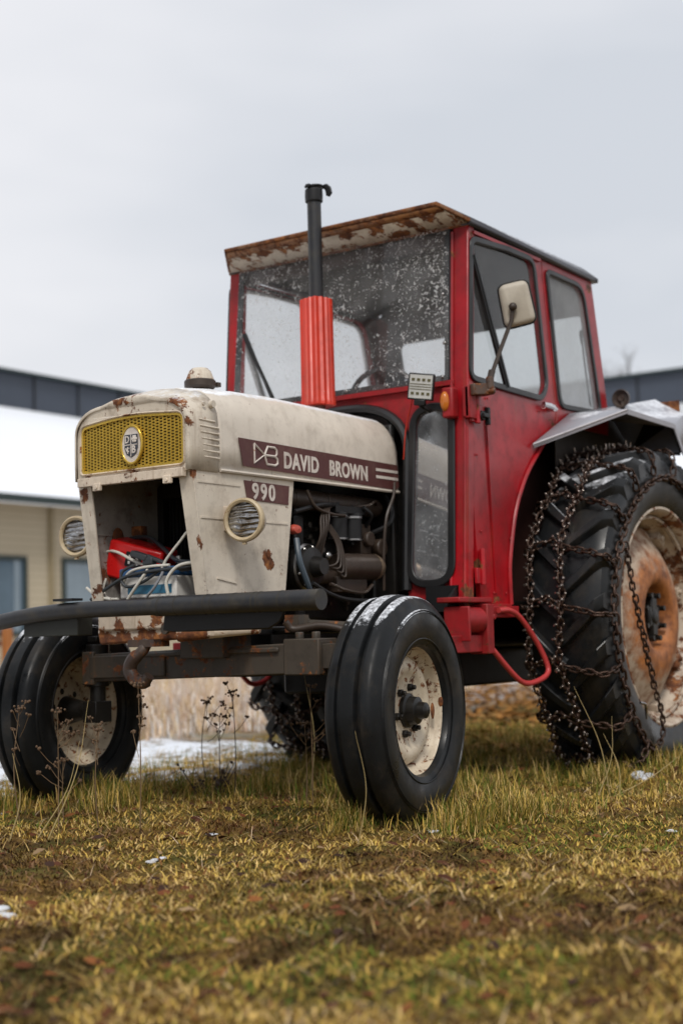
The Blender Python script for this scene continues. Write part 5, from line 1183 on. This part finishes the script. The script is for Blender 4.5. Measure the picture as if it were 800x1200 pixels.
def chain_set(loc, rz, label):
    root = empty('tyre_chain', loc, None, rz); tag(root, label, 'tyre chain', 'snow chains on the rear tyres')
    radial = lambda c: Vector((c.x, 0, c.z)).normalized()
    outer = lambda c: (Vector((c.x, 0, c.z)).normalized()*.4+Vector((0, -1 if c.y < 0 else 1, 0))).normalized()
    def pt(th, y, lift=.009):
        ay = abs(y)
        r_ = RR+lift-.35*y*y if ay < .165 else None
        return Vector((r_*math.cos(th), y, r_*math.sin(th)))
    def shoulder(th, s):
        return [Vector((r_*math.cos(th), s*yy, r_*math.sin(th))) for r_, yy in ((.738, .150), (.727, .173), (.700, .183), (.660, .185), (.615, .183))]
    
    # outer and inner side chains
    for s, nm in ((-1, 'side_chain'), (1, 'side_chain')):
        b = MB(); chain(b, [Vector(((.612+.006*math.sin(5*t_)-(.03 if math.sin(t_) < -.5 else 0)*(-math.sin(t_)-.5))*math.cos(t_), s*.183, (.612+.006*math.sin(5*t_))*math.sin(t_)-.012)) for t_ in [2*PI*i/160 for i in range(161)]], outer, scl=1.12); obj(nm, b, 'chain', root, local=True, smooth=80)
    NS = 19; sb = MB()
    # running chains round the tread
    for y0_ in (-.005, .135):
        b = MB(); P_ = []
        for i in range(NS*6+1):
            t_ = 2*PI*i/(NS*6); zz = y0_+.012*math.sin(i/6*2*PI*.5+1); P_.append(pt(t_, zz, .016+.006*math.sin(i*1.7)))
        chain(b, P_, radial, studs=2, sb=sb, scl=.92); obj('tread_chain', b, 'chain', root, local=True, smooth=80)
    for i in range(NS):
        th = 2*PI*i/NS+.1; b = MB()
        A = [pt(th, 0), pt(th+.02, -.07), pt(th+.035, -.13)]+shoulder(th+.05, -1); chain(b, A, lambda c: (Vector((c.x, 0, c.z)).normalized()+Vector((0, c.y*4, 0))).normalized(), studs=0, sb=sb, scl=.92)
        A = [pt(th, 0), pt(th-.05, .06), pt(th, .135)]; chain(b, A, radial, studs=2, sb=sb)
        A = [pt(th, .135)]+shoulder(th, 1); chain(b, A, radial, studs=0, sb=sb)
        b.lathe([(.016, -.004), (.021, 0), (.016, .004), (.011, 0)], tuple(pt(th, -.002)), 'y', 10, close=True)
        obj('cross_chain', b, 'chain', root, local=True, smooth=80)
    obj('chain_studs', sb, 'stud', root, local=True, smooth=80)
    # slack tensioner hanging across the rim
    b = MB(); A = spline([(-.505, -.192, .30), (-.470, -.196, .16), (-.405, -.20, -.02), (-.30, -.198, -.25), (-.22, -.196, -.40), (-.20, -.192, -.50), (-.30, -.19, -.55)], 8); chain(b, A, lambda c: Vector((0, -1, 0)), scl=.82); obj('tension_chain', b, 'chain', root, local=True, smooth=80)
    b = MB()
    for p in ((-.42, -.205, -.37), (-.12, -.205, -.62)): b.tube(spline([(p[0]-.03, p[1], p[2]+.02), (p[0], p[1]-.008, p[2]+.012), (p[0]+.025, p[1], p[2]-.015), (p[0]+.03, p[1], p[2]-.05)], 4), .006, 6)
    obj('tension_hook', b, 'steel', root, local=True)
    return root
chn = chain_set((1.98, -.73, .655), 0, 'rusty studded snow chain wrapped over the big rear tyre with the orange wheel disc')
chf = copy_tree(chn, None, (1.98, .77, .655), (0, 0, PI)); tag(chf, 'dark snow chain on the far rear tyre, seen low between the front wheels')
# ================================================================== things lying in the open nose
rb = empty('charger_box', (-.23, .21, .8), None, 0); tag(rb, 'bright red plastic box with a black socket plate, tilted inside the open nose', 'box')
Rb = Matrix.Rotation(R(18), 3, 'Z') @ Matrix.Rotation(R(16), 3, 'X') @ Matrix.Rotation(R(-8), 3, 'Y')
cb_ = Vector((-.215, .175, .885))
b = MB(); b.box(cb_, (.13, .21, .135), Rb); obj('casing', b, 'redbox', rb, bevel=.010)
b = MB(); b.box(cb_+Rb @ Vector((-.067, -.0, .015)), (.006, .062, .052), Rb); sp_ = obj('socket_plate', b, 'black', rb, bevel=.002)
b = MB()
for u, v in ((-.014, .026), (.014, .026), (-.014, .004), (.014, .004)): b.box(cb_+Rb @ Vector((-.071, u, v)), (.002, .008, .010), Rb)
obj('socket_pins', b, 'white', sp_)
bt = empty('battery', (-.25, .03, .8), None, 0); tag(bt, 'blue and white car battery under the tangle of cables in the nose', 'battery')
cb2 = Vector((-.235, .055, .792)); b = MB(); b.box(cb2, (.16, .26, .075)); obj('case', b, 'white', bt, bevel=.006)
b = MB(); b.box(cb2+Vector((0, 0, .052)), (.164, .264, .032)); obj('lid', b, 'bluebox', bt, bevel=.006)
b = MB(); b.box(cb2+Vector((-.081, -.01, -.008)), (.003, .20, .030)); obj('label', b, plain('blue_label', (.04, .16, .26), .4), bt)
for y_ in (-.05, .14):
    b = MB(); b.cyl((-.27, y_, .87), (-.27, y_, .895), .012, 12); obj('terminal', b, 'steel', bt)
cabs = [
 ('white cable looping over the red box', 'cable_w', [(-.30, .33, .84), (-.31, .30, .905), (-.30, .26, .925), (-.31, .20, .92), (-.31, .12, .885), (-.31, .06, .865)], .0055),
 ('white cable arching up from the battery to the right post', 'cable_w', [(-.33, -.02, .84), (-.33, -.045, .88), (-.32, -.10, .94), (-.31, -.14, .98), (-.28, -.20, 1.0)], .0050),
 ('thick white cable bent down in front of the battery', 'cable_w', [(-.34, -.06, .76), (-.345, -.06, .81), (-.335, -.10, .855), (-.32, -.17, .865), (-.3, -.22, .85)], .0062),
 ('white cable running level across the battery lid', 'cable_w', [(-.33, .16, .80), (-.335, .12, .845), (-.335, .04, .86), (-.33, -.06, .862)], .0052),
 ('thin white cable hanging beside the red box', 'cable_w', [(-.32, .245, .83), (-.33, .25, .79), (-.335, .22, .76), (-.34, .17, .755)], .0045),
 ('white cable crossing the lower left of the nose', 'cable_w', [(-.33, .33, .80), (-.34, .27, .768), (-.345, .2, .755)], .0050),
 ('slanting white cable in front of the blue battery', 'cable_w', [(-.345, .12, .752), (-.35, .07, .80), (-.34, .03, .85)], .0055),
 ('grey cable slanting over the battery label', 'cable_g', [(-.345, .035, .755), (-.35, -.01, .79), (-.34, -.04, .84)], .0048),
 ('thick black cable arching over the red box', 'cable_b', [(-.22, .31, .90), (-.20, .27, .965), (-.20, .16, .975), (-.24, .05, .93), (-.28, -.05, .88), (-.28, -.16, .87)], .0075),
 ('black cable coiling over the battery', 'cable_b', [(-.34, .30, .758), (-.35, .22, .79), (-.35, .12, .83), (-.34, .0, .845), (-.33, -.10, .85), (-.3, -.2, .86)], .0065),
 ('black cable loop in front of the battery', 'cable_b', [(-.33, .10, .87), (-.345, .14, .85), (-.35, .145, .82), (-.345, .12, .795), (-.34, .05, .81), (-.33, -.02, .85)], .0055)]
M['cable_g'] = plain('grey_cable', (.25, .26, .28), .5)
for lb, mt, pts, r_ in cabs:
    b = MB(); b.tube(spline(pts, 8), r_, 8); tag(obj('cable', b, mt, None, smooth=80), lb, 'cable', 'loose cables in the open nose')
b = MB(); b.box((-.325, .075, .900), (.032, .075, .022), Matrix.Rotation(.3, 3, 'X')); b.cyl((-.325, .045, .895), (-.325, -.03, .872), .011, 10, .007); b.box((-.325, .035, .880), (.028, .045, .026)); b.cyl((-.31, -.09, .855), (-.29, -.20, .86), .018, 12, .014)
tag(obj('plug', b, 'cable_b', bevel=.004), 'black plug and clamp lying on the cables between red box and battery', 'plug')
# ================================================================== dry weeds
M['stalk'] = plain('dry_stalk', (.16, .10, .05), .8); M['stalk_dark'] = plain('dark_dead_stalk', (.055, .035, .025), .8); M['straw'] = plain('straw_stem', (.42, .32, .14), .7); M['seed'] = plain('brown_seed_head', (.11, .065, .035), .9)
def weed(x, y, h, seed, label, mat='stalk', heads=5, lean=(0, 0)):
    rr = random.Random(seed); z0 = float(gz(x, y))-.01
    root = empty('dried_weed', (x, y, z0)); tag(root, label, 'weed', 'dried weeds standing around the front wheels')
    top = Vector((x+lean[0], y+lean[1], z0+h)); base = Vector((x, y, z0)); mid = (top+base)/2+Vector((rr.uniform(-.02, .02), rr.uniform(-.02, .02), 0))
    b = MB(); st = spline([base, mid, top], 6); b.tube(st, [.0026-.0014*i/(len(st)-1) for i in range(len(st))], 5); sb = MB()
    for i in range(heads):
        f = rr.uniform(.5, .95); p = base.lerp(top, f); q = p+Vector((rr.uniform(-.06, .06), rr.uniform(-.06, .06), rr.uniform(.03, .08)))
        b.tube([p, (p+q)/2+Vector((0, 0, -.006)), q], .0011, 4)
        for _ in range(5): c = q+Vector((rr.uniform(-.012, .012), rr.uniform(-.012, .012), rr.uniform(-.003, .007))); sb.sphere(tuple(c), rr.uniform(.003, .0055), 6, 4)
    for _ in range(9): c = top+Vector((rr.uniform(-.022, .022), rr.uniform(-.022, .022), rr.uniform(-.004, .008))); sb.sphere(tuple(c), rr.uniform(.003, .006), 6, 4)
    obj('stem', b, mat, root, smooth=80); obj('seed_head', sb, 'seed', root, smooth=80)
for a in [(-.62, .36, .40, 1, 'tall brown weed with flat seed head before the far front tyre'), (-.62, .18, .395, 2, 'brown weed with broad seed head in front of the far rim', ), (-.60, .02, .33, 3, 'thin brown weed leaning right of the far hub'), (-.60, -.16, .47, 4, 'tallest brown weed rising to the axle at the right of the far tyre'), (-.5, .28, .22, 5, 'short brown weed at the bottom of the far tyre'), (.35, .30, .33, 6, 'dark weed with small heads against the snow strip'), (.25, .15, .40, 7, 'dark forked weed standing in the gap under the axle'), (.45, .45, .36, 8, 'dark weed nearest the far tyre in the gap under the axle'), (.10, -.32, .43, 9, 'brown weed just left of the near front tyre'), (.2, -.22, .30, 10, 'feathery tan weed under the axle end')]:
    weed(*a[:5], mat='stalk' if a[3] < 6 or a[3] > 8 else 'stalk_dark')
for k_ in range(5):
    pass
b = MB()
rr = random.Random(9)
x_, y_ = .33, .34
for i in range(11):
    p = Vector((x_+rr.uniform(-.04, .04), y_+rr.uniform(-.04, .04), 0)); q = p+Vector((rr.uniform(-.08, .08), rr.uniform(-.08, .08), rr.uniform(.05, .16))); b.tube([p, (p+q)/2, q], [.003, .002, .001], 4)
    for _ in range(3): c = p.lerp(q, rr.uniform(.4, 1))+Vector((rr.uniform(-.02, .02),)*3); b.sphere(tuple(c), rr.uniform(.004, .009), 6, 4)
tag(obj('dead_shrub', b, 'stalk_dark', smooth=80), 'small black tangled dead plant in front of the snow strip', 'plant')
def straw(x, y, top, label, r_=.0022, bend=.02, head=False):
    z0 = float(gz(x, y))-.01; bs = Vector((x, y, z0)); tp = Vector(top); mid = (bs+tp)/2+Vector((bend, -bend, 0))
    b = MB(); st = spline([bs, mid, tp], 8); b.tube(st, [r_*(1-.75*i/(len(st)-1)) for i in range(len(st))], 5)
    if head:
        for i in range(8): b.sphere(tuple(tp-Vector((0, 0, .006*i))+Vector((random.uniform(-.003, .003), 0, 0))), .0032, 6, 4, (1, 1, 2))
    tag(obj('straw_stem', b, 'straw', smooth=80), label, 'straw', 'single straw stems standing in the grass')
for a in [(-.85, .24, (-.93, .33, .54), 'thick tan straw leaning left before the far front tyre', .004), (-.80, .05, (-.75, -.09, .43), 'yellow straw slanting right across the far rim', .0026), (-.78, .12, (-.72, -.02, .30), 'short yellow straw crossing the far rim low down', .0024), (-.90, .30, (-.90, .31, .30), 'upright tan straw at the left edge of the far tyre', .0032), (-.85, .16, (-.87, .12, .27), 'upright straw in front of the far tyre tread', .003), (-.55, -.95, (-.62, -1.00, .34), 'blurred straw in front of the near front tyre', .002),
          (1.02, -1.02, (.83, -.98, .40), 'long straw leaning left before the chained rear tyre', .003), (.98, -.98, (1.06, -1.02, .28), 'curved straw beside the chained rear tyre', .0022), (1.03, -1.05, (.98, -1.02, .22), 'short bent straw at the chained rear tyre', .003), (1.0, -1.0, (1.45, -1.12, .10), 'straw lying slantwise under the rear tyre', .003), (.45, -.05, (.45, -.04, .46), 'bleached straw standing in the gap under the axle', .0022)]:
    straw(a[0], a[1], a[2], a[3], a[4])
bpy.context.view_layer.update()
